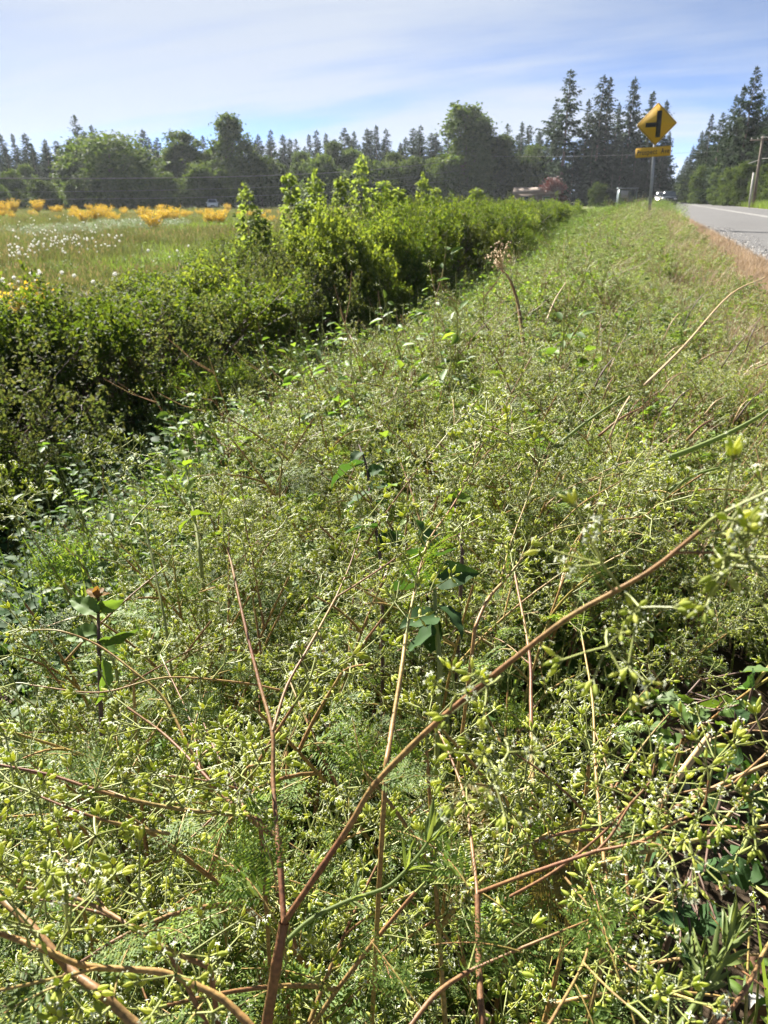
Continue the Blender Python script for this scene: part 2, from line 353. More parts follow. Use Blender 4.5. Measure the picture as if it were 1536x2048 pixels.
# ------------------------------------------------------------------ leaf templates (unit length along +y, normal +z)
def leaf_t(w=0.5, fold=0.12, droop=0.1):
    v = np.array([(0, 0, 0), (w*0.45, 0.35, fold), (0, 0.42, 0), (-w*0.45, 0.35, fold), (w*0.3, 0.75, fold*0.7-droop*0.4), (0, 1, -droop), (-w*0.3, 0.75, fold*0.7-droop*0.4)], float)
    return v, [np.array([(0, 1, 2), (0, 2, 3)]), np.array([(1, 4, 5, 2), (2, 5, 6, 3)])]
def leaf_s(w=0.5, fold=0.1):
    return np.array([(0, 0, 0), (w*0.5, 0.45, fold), (0, 1, 0), (-w*0.5, 0.45, fold)], float), [np.array([(0, 1, 2), (0, 2, 3)])]
def quad_t():
    return np.array([(-0.5, -0.5, 0), (0.5, -0.4, 0.1), (0.4, 0.5, 0), (-0.5, 0.45, 0.1)], float), [np.array([(0, 1, 2, 3)])]
LEAF, LEAF_S, LEAF_WIDE, QUAD = leaf_t(), leaf_s(), leaf_t(0.85, 0.1, 0.15), quad_t()
def rand_dirs(k, r): d = r.normal(size=(k, 3)); return d/np.linalg.norm(d, axis=1, keepdims=True)
def leaf_frames(ydir, r, up=0.7):
    """frames with y along ydir and z leaning upward"""
    y = ydir/np.maximum(np.linalg.norm(ydir, axis=1, keepdims=True), 1e-9)
    z = r.normal(size=y.shape)*(1-up)+np.array((0, 0, 1.0))*up
    z = z-y*np.sum(z*y, 1, keepdims=True); z /= np.maximum(np.linalg.norm(z, axis=1, keepdims=True), 1e-9)
    return np.stack((np.cross(y, z), y, z), 2)

# ------------------------------------------------------------------ trees
def conifer_meshes(seed, H=20.0, spread=4.6, gap=0.0, base=0.06, spire=0.8):
    r = np.random.default_rng(seed); b = MB(); hs = []; z = H*base
    while z < H*0.985: hs.append(z); z += 0.30+0.28*(1-z/H)+gap*r.random()
    pos, dr, sz = [], [], []
    lump = r.random(8)*2*pi
    for z in hs:
        k = z/H; L0 = spread*(1-k)**spire*min(1, 0.55+2.2*k)+0.16
        for q in range(r.integers(4, 7)):
            a = r.random()*2*pi; L = L0*r.uniform(0.55, 1.12)*(1+0.18*sin(2*a+lump[int(k*7.9)]))
            if r.random() < 0.07: L *= 1.25
            sag = r.uniform(0.10, 0.42)*(1.1-k); n = max(3, int(L*4.2))
            t = (np.arange(n)+r.random(n)*0.7)/n
            rad = t*L; zz = z-sag*L*t+0.28*L*t**2.4+r.normal(size=n)*0.06
            ph = a+r.normal(size=n)*0.10/(0.3+t)
            pos.append(np.stack((rad*np.cos(ph), rad*np.sin(ph), zz), 1))
            side = r.choice((-1, 1), n)*r.uniform(0.3, 1.0, n)
            d = np.stack((np.cos(a+side), np.sin(a+side), -0.35+0.3*r.normal(size=n)), 1); dr.append(d)
            f_ = min(1.0, 0.32+0.30*L); sz.append(np.stack((r.uniform(0.20, 0.34, n)*1.1*f_, r.uniform(0.45, 0.9, n)*(1.1-0.45*t)*f_, np.ones(n)), 1))
    pos, dr, sz = map(np.concatenate, (pos, dr, sz))
    b.inst(LEAF_S, leaf_frames(dr, r, 0.55), pos, sz*np.array((2.4, 1.35, 1)))
    k2 = len(pos)*2//3; prm = r.permutation(len(pos)); pos, dr, sz = pos[prm], dr[prm], sz[prm]; b.inst(LEAF_S, leaf_frames(dr[:k2]+np.array((0, 0, -0.9)), r, 0.2), pos[:k2]*np.array((.8,.8,1)), sz[:k2]*np.array((2.2, 1.3, 1)))
    b.inst(LEAF_S, leaf_frames(np.array([(0, 0, 1.0)]*4)+r.normal(size=(4, 3))*0.12, r, 0), np.array([(0, 0, H*0.965)]*4), np.array([(0.35, H*0.04, 1)]*4))
    t = MB(); zz = np.linspace(-0.6, H*0.97, 9); t.tube(np.stack((0.05*np.sin(zz), 0.05*np.cos(zz*0.7), zz), 1), 0.28*(1-np.linspace(0, 0.93, 9)), 6)
    return b.mesh('crown', M['conifer'], False), t.mesh('trunk', M['bark'], True)
def broadleaf_meshes(seed, H=14.0, Rr=4.0, base=0.12, nl=11, mat='alder', leafs=12000, lsz=0.30, tall=1.0):
    r = np.random.default_rng(seed); c, rad = [], []
    for i in range(nl):
        k = (i+0.5)/nl; z = H*(base+(0.90-base)*k); rr = Rr*sin(pi*min(0.90, 0.22+0.70*k))**0.6*0.62*r.uniform(0.6, 1.15)
        a = i*2.4+r.random(); c.append((rr*cos(a)*0.9, rr*sin(a)*0.9, z)); rad.append(Rr*r.uniform(0.42, 0.68)*(1.1-0.35*k))
    c.append((0, 0, H*0.88)); rad.append(Rr*0.40); c.append((0.3*Rr, 0, H*0.72)); rad.append(Rr*0.5); c.append((-0.25*Rr, 0.1*Rr, H*0.62)); rad.append(Rr*0.55)
    c, rad = np.array(c), np.array(rad)
    nclump = 230; w = rad**2/np.sum(rad**2); ci = r.choice(len(c), nclump, p=w); d = rand_dirs(nclump, r); d[:, 2] = np.abs(d[:, 2])*0.9-0.25*r.random(nclump)
    cl = c[ci]+d*(rad[ci]*r.uniform(0.65, 1.08, nclump))[:, None]*np.array((1, 1, tall))
    li = r.integers(0, nclump, leafs); p = cl[li]+r.normal(size=(leafs, 3))*np.array((0.40, 0.40, 0.34))*Rr/4*(0.5+r.random((leafs, 1)))
    b = MB(); s = r.uniform(0.6, 1.25, leafs)*lsz
    b.inst(LEAF_S, leaf_frames(rand_dirs(leafs, r)+np.array((0, 0, -0.3)), r, 0.35), p, np.stack((s*2.0, s*1.5, s), 1))
    t = MB(); zz = np.linspace(-0.6, H*0.86, 8); lean = r.normal(size=2)*0.25
    trunk = np.stack((lean[0]*np.sin(zz*0.4), lean[1]*np.sin(zz*0.5), zz), 1); t.tube(trunk, 0.24*H/14*(1-np.linspace(0, 0.85, 8)), 6)
    for i in range(len(c)):
        z0 = max(H*0.08, c[i, 2]-rad[i]*1.2-0.8); j = np.interp(z0, zz, np.arange(8)); o0 = np.array([np.interp(z0, zz, trunk[:, q]) for q in range(3)])
        mid = (o0+c[i])/2+np.array((0, 0, -0.2)); t.tube([o0, mid, c[i]+np.array((0, 0, rad[i]*0.4))], [0.09*H/14, 0.06*H/14, 0.02], 4)
    return b.mesh('crown', M[mat]), t.mesh('trunk', M['bark'], True)

CON = [conifer_meshes(100+i, spread=s, gap=g, base=bs, spire=sp) for i, (s, g, bs, sp) in enumerate(((4.4, 0, .03, .85), (3.6, .12, .05, .8), (5.0, .06, .02, .95), (4.4, .38, .06, .75), (3.3, .08, .03, 1.0)))]
BRD = [broadleaf_meshes(200, 14, 4.2, 0.06), broadleaf_meshes(201, 12, 5.2, 0.03, 16), broadleaf_meshes(202, 15, 3.6, 0.04, 16, tall=1.3), broadleaf_meshes(203, 9, 4.2, 0.02, 12), broadleaf_meshes(204, 16, 3.2, 0.08, 14, leafs=9000, tall=1.3)]
RED = broadleaf_meshes(205, 5, 2.4, 0.12, 9, 'maple_red', 4000, 0.22)
BH = [14, 12, 15, 9, 16]; BR = [4.2, 5.2, 3.2, 4.2, 2.7]
def tree(px, py_top, D, kind, var, label, group=None, wide=1.0, name=None, base=None):
    x, y = at_az(px, D); zb = float(terrain(x, y)) if base is None else base
    H = z_of(px, py_top, D)-zb
    if kind == 'c': me, s = CON[var], H/20.0; nm = 'conifer_tree'
    elif kind == 'r': me, s = RED, H/5.0; nm = 'red_leaved_tree'
    else: me, s = BRD[var], H/(BH[var]*0.98); nm = 'broadleaf_tree'
    o = thing(name or nm, label, 'tree', (x, y, zb), (0, 0, rng.random()*6.28), group, (s*wide, s*wide, s))
    link('trunk', me[1], o); link('crown', me[0], o); return o

# far tree line behind the field: (x in picture, y of top, distance, kind, variant, width factor)
L_back = 'dark conifer in the unbroken row behind the paler broadleaf trees'
G_back = 'conifers in the far tree line'
def back(px):
    w = 'beyond the white seed heads' if px < 330 else 'around the twin-peaked cottonwood' if px < 560 else 'behind the hedge shoots' if px < 880 else 'around the utility pole'
    return f'dark conifer in the far row {w}', f'far conifers {w}'
tall_back = [(10,286,195),(28,292,190),(62,300,195),(80,287,185),(108,278,190),(130,292,198),(172,230,190),(202,250,192),(186,262,198),(250,280,205),(300,258,195),(322,290,200),(375,275,206),(430,285,205),(518,284,195),(548,259,195),(571,268,200),(622,268,195),(637,260,190),(655,266,200),(692,255,190),(710,262,202),(735,256,190),(753,250,186),(772,257,195),(800,285,205),(825,256,190),(839,250,186),(868,272,200),(893,240,188),(1007,247,190),(1035,243,190),(1050,250,195),(1072,264,190)]
for i, (px, py, D) in enumerate(tall_back):
    tree(px, py, D, 'c', (1, 4, 3, 1, 0, 4)[i % 6], *back(px), 1.5)
r2 = np.random.default_rng(5)
for i in range(52):
    px = -30+i*22+r2.uniform(-7, 7); tree(px, r2.uniform(295, 330), 225+r2.uniform(-8, 12), 'c', int(r2.integers(0, 5)), *back(px), 1.7)
for i in range(62):
    px = -12+i*18+r2.uniform(-9, 9); tree(px, r2.uniform(258, 296), 205+r2.uniform(-6, 8), 'c', int(r2.integers(0, 5)), *back(px), r2.uniform(1.4, 1.9))
broad = [
 (232, 272, 150, 1, 1.75, 'widest round pale green tree of the far tree line, beyond the white seed heads', None),
 (180, 300, 158, 3, 1.25, 'rounded green tree hugging the shaded flank of the widest tree in the far tree line', None),
 (465, 226, 150, 2, 1.15, 'tall twin-peaked cottonwood standing above its neighbours beyond the field', None),
 (430, 300, 154, 0, 1.0, 'broadleaf tree tucked under the twin-peaked cottonwood beyond the field', None),
 (372, 262, 158, 4, 1.7, 'thin airy broadleaf tree with sky in its top, beside the widest round tree', None),
 (345, 300, 156, 0, 0.9, 'pale broadleaf tree whose crown meets the power lines, beyond the field', None),
 (928, 208, 150, 4, 1.55, 'tallest open-crowned cottonwood rising right behind the utility pole', None),
 (950, 222, 152, 2, 1.2, 'dense shoulder of foliage on the tree next to the tallest open cottonwood', None),
 (525, 312, 146, 3, 1.0, 'light green dome-shaped tree between the cottonwood and the hedge shoots', None),
 (565, 330, 148, 0, 0.9, 'smaller light green tree beside the dome-shaped tree beyond the field', None),
 (1000, 272, 152, 0, 1.1, 'green broadleaf tree just past the utility pole in front of the conifers', None),
]
for px, py, D, v, w, lab, g in broad: tree(px, py, D, 'b', v, lab, g, w)
Lb = 'mid green broadleaf tree filling the lower part of the far tree line'; Gb = 'broadleaf trees in the far tree line'
for px, py, D, v, w in [(20,345,160,3,1.1),(90,362,142,3,1.2),(150,362,146,3,.9),(60,330,166,0,1),(290,312,160,0,1),(610,305,156,0,1.0),(645,318,150,3,1.1),(665,285,160,0,.9),(700,300,158,0,1.0),(740,322,150,3,1.2),(785,305,158,0,1.),(820,322,150,3,1.1),(862,318,154,0,1),(890,330,148,3,1.1),(965,300,146,0,.9),(1040,312,150,3,1.1),(1068,292,158,0,1.),(400,330,148,3,1.1),(485,335,146,3,1.),(260,345,144,3,1.2),(330,350,146,3,1.1),(0,370,142,3,1.)]:
    tree(px, py, D, 'b', v, Lb, Gb, w)
# tall firs beside the road, before the gap of sky
firs = [(1120,139,150,3,1.0,'tallest ragged fir with bare gaps between its top branches, near the red tree'),
        (1098,205,156,1,1.1,'fir half hidden behind the tallest ragged fir'),
        (1160,198,152,1,1.0,'fir between the tallest ragged fir and the twin-topped fir'),
        (1184,150,150,1,1.0,'front stem of the twin-topped fir beside the tallest ragged fir'),
        (1197,155,153,4,1.2,'rear stem of the twin-topped fir beside the tallest ragged fir'),
        (1243,154,150,0,0.85,'straight pointed fir nearest the sign on its field side'),
        (1218,205,155,2,0.9,'shorter fir filling the gap next to the straight pointed fir'),
        (1281,183,158,4,1.3,'slender thin-topped fir just beside the yellow diamond sign'),
        (1309,200,156,0,0.9,'fir whose top shows over the yellow diamond sign'),
        (1322,262,160,2,0.8,'last fir of the clump, at the edge of the sky gap above the road'),
        (1265,235,150,2,0.9,'low dense fir behind the sign post')]
for px, py, D, v, w, lab in firs: tree(px, py, D, 'c', v, lab, 'tall firs on the field side of the road', w*1.3)
for px, py, D, v, w in [(1110,300,162,2,1.2),(1140,285,148,0,1.3),(1175,275,147,2,1.2),(1205,290,148,0,1.3),(1235,270,147,2,1.2),(1262,290,148,0,1.2),(1290,280,149,2,1.1),(1316,300,153,0,1.0),(1130,330,160,2,1.5),(1220,325,145,2,1.6),(1180,330,145,0,1.5),(1275,330,146,0,1.5)]:
    tree(px, py, D, 'c', v, 'dense dark young fir crowding the foot of the tall firs beside the road', 'young firs under the tall firs', w)
# forest on the far side of the road
right = [(1470,134,105,3,1.05,'tall tapering fir standing alone above the forest across the road'),
         (1532,100,100,2,1.0,'big dark fir cut by the picture edge, nearest across the road'),
         (1508,205,104,0,1.1,'fir behind the leaning utility pole crossarm'),
         (1400,228,135,4,1.3,'thin fir spire at the forest edge across the road, by the sky gap'),
         (1420,225,125,3,1.2,'ragged fir beside the thin spire across the road'),
         (1440,190,120,1,1.1,'fir stepping down from the tall tapering fir across the road'),
         (1452,170,112,0,0.9,'fir touching the flank of the tall tapering fir'),
         (1490,180,108,2,1.0,'fir between the tall tapering fir and the cut-off big fir')]
for px, py, D, v, w, lab in right: tree(px, py, D, 'c', v, lab, 'forest across the road', w)
for px, py, D, v, w in [(1385,262,160,0,1.2),(1372,290,190,2,1.2),(1363,312,225,0,1.2),(1357,330,260,2,1.2),(1350,345,300,0,1.3),(1342,356,340,2,1.4),(1336,362,380,0,1.6),(1330,360,390,2,1.6),(1395,255,150,2,1.2),(1410,262,140,0,1.2),(1432,245,128,2,1.2),(1460,225,112,0,1.3),(1484,235,106,2,1.2),(1515,225,100,0,1.2),(1545,160,98,2,1.3),(1560,110,102,0,1.2),(1525,170,108,2,1.3),(1500,240,112,2,1.5),(1470,260,118,2,1.6),(1445,275,126,2,1.6),(1420,285,136,2,1.6),(1400,292,150,2,1.6)]:
    tree(px, py, D, 'c', v, 'dark fir in the unbroken forest wall across the road', 'forest across the road', w)
for px, py, D, v, w in [(1385,345,150,3,.8),(1405,335,128,3,.9),(1428,330,118,0,.8),(1450,345,108,3,.8),(1468,335,100,3,.8),(1490,330,97,3,.8),(1512,350,94,3,.7),(1530,335,92,3,.8),(1545,345,90,3,.8),(1368,358,190,3,.8),(1358,368,240,3,.8)]:
    tree(px, py, D, 'b', v, 'low pale green roadside tree under the firs across the road', 'roadside broadleaf growth across the road', w)
tree(1103, 358, 136, 'r', 0, 'dark red-leaved tree beside the low brown-roofed house', None, 1.15)
tree(1195, 368, 118, 'b', 3, 'small yellow-green tree beside the bus shelter', None, 0.9)
# ------------------------------------------------------------------ man-made things
M['sign_yellow'] = plain('sign_yellow', (0.56, 0.33, 0.018), (0.52, 0.295, 0.015), 3, 0.45)
M['sign_black'] = plain('sign_black', (0.012, 0.012, 0.014), (0.02, 0.02, 0.02), 10, 0.5)
M['galv'] = plain('galvanised_steel', (0.30, 0.31, 0.32), (0.22, 0.23, 0.24), 12, 0.5, 0.6)
M['pole_wood'] = plain('pole_wood', (0.13, 0.10, 0.08), (0.085, 0.065, 0.05), 4, 0.9)
M['cable'] = plain('cable', (0.13, 0.125, 0.12), (0.10, 0.095, 0.09), 4, 0.4)
M['glass'] = plain('dark_glass', (0.03, 0.04, 0.05), (0.03, 0.04, 0.05), 2, 0.06, 0, 0.8)
M['porcelain'] = plain('insulator', (0.25, 0.24, 0.22), (0.2, 0.2, 0.2), 4, 0.3)

X0, Y0 = 0.02, 24.3
zb = float(terrain(X0, Y0))
sg = thing('road_sign', 'yellow diamond side road warning sign with street name plate on a steel post', 'road sign', (X0, Y0, zb), (0, radians(-2.6), radians(4)))
zc = z_of(1318, 248, 24.3)-zb
b = MB(); b.prism([(-0.04, -0.5), (0.04, -0.5), (0.04, zc+0.35), (-0.04, zc+0.35)], 0.006, 0.010)
for s in (-1, 1): b.box((s*0.038, 0.026, zc/2-0.08), (0.006, 0.034, zc+0.84))
b.box((0.0, 0.026, 0.3), (0.012, 0.03, 1.2))
link('post', b.mesh('post', M['galv']), sg)
def rdiamond(h, rad, n=4):
    pts = []
    for q in range(4):
        a = q*pi/2; c = np.array((cos(a), sin(a)))*(h-rad*sqrt(2))
        for k in range(n+1):
            t = a-pi/4+pi/2*k/n; pts.append((c[0]+rad*cos(t), c[1]+rad*sin(t)))
    return pts
b = MB(); D0 = 0.535
b.prism([(x, z+zc) for x, z in rdiamond(D0, 0.035)], -0.002, 0.002); plate = link('sign_plate', b.mesh('sign_plate', M['sign_yellow']), sg)
b = MB(); oD, iD = rdiamond(D0-0.022, 0.03), rdiamond(D0-0.038, 0.024); n = len(oD)
v = [(x, -0.0035, z+zc) for x, z in oD]+[(x, -0.0035, z+zc) for x, z in iD]
b.add(v, [np.array([(i, n+i, n+(i+1) % n, (i+1) % n) for i in range(n)])]); link('border', b.mesh('border', M['sign_black']), plate)
b = MB(); b.box((0.05, -0.0045, zc), (0.128, 0.003, 0.66)); b.box((-0.1545, -0.0045, zc-0.01), (0.277, 0.003, 0.115)); link('side_road_symbol', b.mesh('side_road_symbol', M['sign_black']), plate)
for dz in (0.30, -0.30):
    b = MB(); b.tube([(0, -0.002, zc+dz), (0, -0.012, zc+dz)], 0.011, 6, cap=True); link('bolt', b.mesh('bolt', M['galv']), sg)
zp = zc-D0-0.155; pw, ph = 0.94, 0.245
b = MB(); pts = []
for cx, cz, a0 in ((pw/2-.03, ph/2-.03, 0), (-pw/2+.03, ph/2-.03, 90), (-pw/2+.03, -ph/2+.03, 180), (pw/2-.03, -ph/2+.03, 270)):
    for k in range(4): t = radians(a0+30*k); pts.append((cx+0.03*cos(t), zp+cz+0.03*sin(t)))
b.prism(pts, -0.006, -0.002); name_plate = link('street_name_plate', b.mesh('street_name_plate', M['sign_yellow']), sg, rot=(0, radians(-1.0), 0))
fc = bpy.data.curves.new('lettering', 'FONT'); fc.body = 'Prospect  Ave'; fc.size = 0.185; fc.align_x = 'CENTER'; fc.align_y = 'CENTER'; fc.offset = 0.003; fc.extrude = 0.001; fc.space_character = 1.12
fo = bpy.data.objects.new('lettering_curve', fc); COL.objects.link(fo); bpy.context.view_layer.update()
lm = bpy.data.meshes.new_from_object(fo.evaluated_get(bpy.context.evaluated_depsgraph_get())); bpy.data.objects.remove(fo)
lm.materials.clear(); lm.materials.append(M['sign_black'])
co = np.empty(len(lm.vertices)*3, np.float32); lm.vertices.foreach_get('co', co); wtxt = co[0::3].max()-co[0::3].min()
link('lettering', lm, name_plate, (0, -0.0085, zp), (pi/2, 0, 0), (0.86/wtxt, 1, 1))

# utility poles and wires
def pole(px, top, D, name, label, arms=1, r=0.14, lean=0.0, base=None):
    x, y = at_az(px, D); z0 = float(terrain(x, y)); h = z_of(px, top, D)-z0
    o = thing(name, label, 'utility pole', (x, y, z0), (0, lean, 0))
    b = MB(); b.tube([(0, 0, -0.4), (0, 0, h*0.5), (0, 0, h)], [r*1.15, r, r*0.75], 8, cap=True); link('pole_shaft', b.mesh('pole_shaft', M['pole_wood'], True), o)
    tips = []
    for k in range(arms):
        b = MB(); z = h-0.35-0.9*k; b.box((0, -0.16, z), (2.2, 0.10, 0.13)); arm = link('crossarm', b.mesh('crossarm', M['pole_wood']), o)
        for s in (-1.0, -0.45, 0.45, 1.0):
            b = MB(); b.tube([(s, -0.16, z+0.065), (s, -0.16, z+0.13), (s, -0.16, z+0.22)], [0.03, 0.06, 0.035], 6, cap=True); link('insulator', b.mesh('insulator', M['porcelain'], True), arm)
            tips.append(np.array((x+s, y-0.16, z0+z+0.22)))
    return o, tips, (x, y, z0, h)
pA, tA, gA = pole(922, 306, 150, 'utility_pole', 'grey utility pole in front of the tall open cottonwood, beyond the hedge', 1, 0.16)
pB, tB, gB = pole(1509, 272, 88, 'utility_pole', 'tall utility pole with a crossarm across the road, nearer of two', 1, 0.15, radians(-2))
pC, tC, gC = pole(1446, 316, 127, 'utility_pole', 'slender utility pole across the road under the thin spire, farther of two', 0, 0.13, radians(-2))
x, y = at_az(1501, 86.5); b = MB(); z0 = float(terrain(x, y)); zt = z_of(1501, 345, 86.5)-z0
gw = thing('marker_post', 'short pale post standing against the foot of the nearer utility pole across the road', 'post', (x, y, z0), (0, radians(-2), 0))
b.tube([(0, 0, -0.3), (0, 0, zt)], [0.10, 0.09], 8, cap=True); link('post_shaft', b.mesh('post_shaft', plain('pale_wood', (0.42, 0.40, 0.37), (0.3, 0.28, 0.26), 5, 0.8), True), gw)
def wire(p0, p1, sag, r, label, group=None):
    p0, p1 = np.asarray(p0), np.asarray(p1); t = np.linspace(0, 1, 40)[:, None]
    pts = p0*(1-t)+p1*t; pts[:, 2] -= sag*4*(t*(1-t))[:, 0]
    b = MB(); b.tube(pts, r, 5); return tag(link('power_line', b.mesh('power_line', M['cable'], True)), label, 'power line', group)
def wpt(px, py, D): x, y = at_az(px, D); return np.array((x, y, z_of(px, py, D)))
wire(wpt(922, 318, 150), wpt(-420, 352, 52), 1.15, 0.036, 'topmost and thickest of the three wires sagging over the field before the trees')
wire(wpt(922, 340, 150), wpt(-420, 384, 52), 1.05, 0.013, 'middle and faintest of the three wires sagging over the field before the trees')
wire(wpt(922, 356, 150), wpt(-420, 396, 52), 1.15, 0.016, 'lowest of the three wires sagging over the field before the trees')
wire(wpt(922, 311, 150), wpt(1540, 296, 118), 0.5, 0.018, 'single wire crossing behind the street name plate towards the road')
wire(tB[1], wpt(1700, 238, 60), 0.25, 0.025, 'upper wire leaving the crossarm of the nearer pole across the road')
wire((gB[0], gB[1], gB[2]+gB[3]-2.0), wpt(1700, 270, 60), 0.25, 0.03, 'lower cable leaving the nearer pole across the road')
wire((gB[0], gB[1], gB[2]+gB[3]-2.0), (gC[0], gC[1], gC[2]+gC[3]-0.5), 0.4, 0.03, 'cable running between the two poles across the road')

# the low house beyond the hedge
M['house_wall'] = plain('house_wall', (0.16, 0.12, 0.10), (0.12, 0.09, 0.075), 3, 0.9)
M['roofing'] = plain('roof_shingle', (0.22, 0.17, 0.13), (0.16, 0.12, 0.095), 5, 0.9)
x, y = at_az(1073, 134); zh = z_of(1073, 405, 134)
zt = float(terrain(x, y)); hs_ = thing('house', 'low house with a brown pitched roof beyond the end of the hedge', 'house', (x, y, zt), (0, 0, PSI-radians(8)))
e = z_of(1073, 388, 134)-zt; rt = z_of(1073, 374, 134)-zt
b = MB(); b.box((0, 2.2, e/2-0.2), (6.8, 4.4, e+0.4)); link('wall', b.mesh('wall', M['house_wall']), hs_)
b = MB(); b.prism([(-3.8, e-0.05), (3.8, e-0.05), (3.3, rt), (-3.3, rt)], -0.4, 4.8)
v = np.array([(-3.9, -0.5, e), (3.9, -0.5, e), (3.9, 4.9, e), (-3.9, 4.9, e), (-3.7, 2.2, rt), (3.7, 2.2, rt)])
b = MB(); b.add(v, [np.array([(0, 1, 5, 4), (2, 3, 4, 5), (0, 3, 2, 1)]), np.array([(3, 0, 4), (1, 2, 5)])]); link('roof', b.mesh('roof', M['roofing']), hs_)
for wx in (-1.9, 1.6):
    b = MB(); b.box((wx, -0.02, e-0.75), (1.3, 0.06, 0.9)); w = link('window', b.mesh('window', M['galv']), hs_)
    b = MB(); b.box((wx, -0.055, e-0.75), (1.1, 0.02, 0.7)); link('pane', b.mesh('pane', M['glass']), w)
b = MB(); b.box((0.1, -0.02, e-1.3), (0.95, 0.05, 2.1)); link('door', b.mesh('door', M['pole_wood']), hs_)

# bus shelter
M['shelter_frame'] = plain('shelter_frame', (0.20, 0.24, 0.25), (0.12, 0.15, 0.16), 5, 0.7)
M['shelter_panel'] = plain('shelter_panel', (0.16, 0.19, 0.21), (0.11, 0.14, 0.16), 1.5, 0.25, 0, 0.6)
x, y = at_az(1255, 108); z0 = max(float(terrain(x, y)), -0.4); hb = z_of(1255, 377, 108)-z0
bs = thing('bus_shelter', 'small grey framed bus shelter beyond the sign on the field side of the road', 'bus shelter', (x, y, z0), (0, 0, radians(12)))
for px_, py_ in ((-1.1, 0), (1.1, 0), (-1.1, 1.3), (1.1, 1.3)):
    b = MB(); b.box((px_, py_, hb/2-0.2), (0.09, 0.09, hb+0.4)); link('frame_post', b.mesh('frame_post', M['shelter_frame']), bs)
b = MB(); b.box((0, 0.65, hb+0.04), (2.5, 1.7, 0.10)); link('roof', b.mesh('roof', M['shelter_frame']), bs)
for c_, d_ in (((-0.56, 1.3, hb*0.55), (1.0, 0.03, hb*0.75)), ((0.56, 1.3, hb*0.55), (1.0, 0.03, hb*0.75)), ((-1.1, 0.65, hb*0.55), (0.03, 1.15, hb*0.75)), ((1.1, 0.65, hb*0.55), (0.03, 1.15, hb*0.75))):
    b = MB(); b.box(c_, d_); link('panel', b.mesh('panel', M['shelter_panel']), bs)
b = MB(); b.box((-0.45, 0.02, hb*0.72), (0.95, 0.03, hb*0.35)); link('notice_panel', b.mesh('notice_panel', plain('notice', (0.30, 0.31, 0.33), (0.24, 0.25, 0.27), 3, 0.5)), bs)
b = MB(); b.box((0, 1.0, 0.55), (1.7, 0.4, 0.06)); link('bench', b.mesh('bench', M['pole_wood']), bs)

# vehicles, built from a side profile: length along y, front towards -y
def car(name, label, loc, rz, paint, lights, scl=1.0, cat='car'):
    o = thing(name, label, cat, loc, (0, 0, rz), None, scl)
    prof = [(-2.25, .38), (-2.28, .72), (-2.15, .92), (-1.05, 1.06), (2.1, 1.08), (2.24, .95), (2.26, .42), (1.9, .30), (-2.0, .28)]
    def loft(secs, m):
        b = MB(); n = len(prof); v = []
        for x, k, zz in secs: v += [(x, yy*k, z*zz) for yy, z in prof]
        q = [(s*n+i, s*n+(i+1) % n, (s+1)*n+(i+1) % n, (s+1)*n+i) for s in range(len(secs)-1) for i in range(n)]
        b.add(v, [np.array(q), np.arange(n)[None, ::-1], ((len(secs)-1)*n+np.arange(n))[None]]); return b.mesh('body', m, False)
    body = link('body', loft([(-.92, .97, .97), (-.84, .995, 1.0), (0, 1.0, 1.015), (.84, .995, 1.0), (.92, .97, .97)], paint), o)
    def trap(bot, top, z0, z1, w0, w1):
        return [(-w0, bot[0], z0), (w0, bot[0], z0), (w0, bot[1], z0), (-w0, bot[1], z0), (-w1, top[0], z1), (w1, top[0], z1), (w1, top[1], z1), (-w1, top[1], z1)]
    F = [np.array([(0, 3, 2, 1), (4, 5, 6, 7), (0, 1, 5, 4), (1, 2, 6, 5), (2, 3, 7, 6), (3, 0, 4, 7)])]
    b = MB(); b.add(trap((-1.1, 2.05), (-.42, 1.75), 1.05, 1.66, .86, .68), F); link('cabin', b.mesh('cabin', paint), o)
    b = MB(); b.add([(-.74, -1.04, 1.12), (.74, -1.04, 1.12), (.62, -.50, 1.60), (-.62, -.50, 1.60)], [np.array([(0, 1, 2, 3)])])
    ws = b.mesh('windscreen', M['glass']); link('windscreen', ws, o, (0, -0.012, 0.012))
    for s in (-1, 1):
        b = MB(); q = [(s*.84, -.75, 1.12), (s*.84, 1.7, 1.12), (s*.705, 1.5, 1.58), (s*.705, -.35, 1.58)]; b.add(q, [np.array([(0, 1, 2, 3)])]); link('side_window', b.mesh('side_window', M['glass']), o, (s*.012, 0, 0.004))
        b = MB(); b.box((s*.98, -.72, 1.12), (.2, .1, .15)); link('wing_mirror', b.mesh('wing_mirror', paint), o)
        b = MB(); c = (s*.66, -2.235, .74); b.prism([(c[0]+.19*cos(t)*1.1, c[2]+.10*sin(t)) for t in np.linspace(0, 2*pi, 12, endpoint=False)], -2.29, -2.20); link('headlight', b.mesh('headlight', lights), o)
        for yy in (-1.42, 1.38):
            b = MB(); b.tube([(s*.70, yy, .34), (s*.93, yy, .34)], .34, 16, cap=True); wq = link('wheel', b.mesh('wheel', M['sign_black'], False), o)
            b = MB(); b.tube([(s*.90, yy, .34), (s*.94, yy, .34)], .2, 12, cap=True); link('rim', b.mesh('rim', M['galv']), wq)
    b = MB(); b.box((0, -2.285, .66), (.72, .03, .2)); link('grille', b.mesh('grille', M['sign_black']), o)
    b = MB(); b.box((0, -2.29, .42), (1.72, .08, .17)); link('bumper', b.mesh('bumper', M['sign_black']), o)
    b = MB(); b.box((0, -2.34, .45), (.34, .015, .12)); link('number_plate', b.mesh('number_plate', M['porcelain']), o)
    return o
M['paint_dark'] = plain('car_paint_dark', (0.045, 0.055, 0.065), (0.04, 0.05, 0.06), 2, 0.25, 0.3, 0.6)
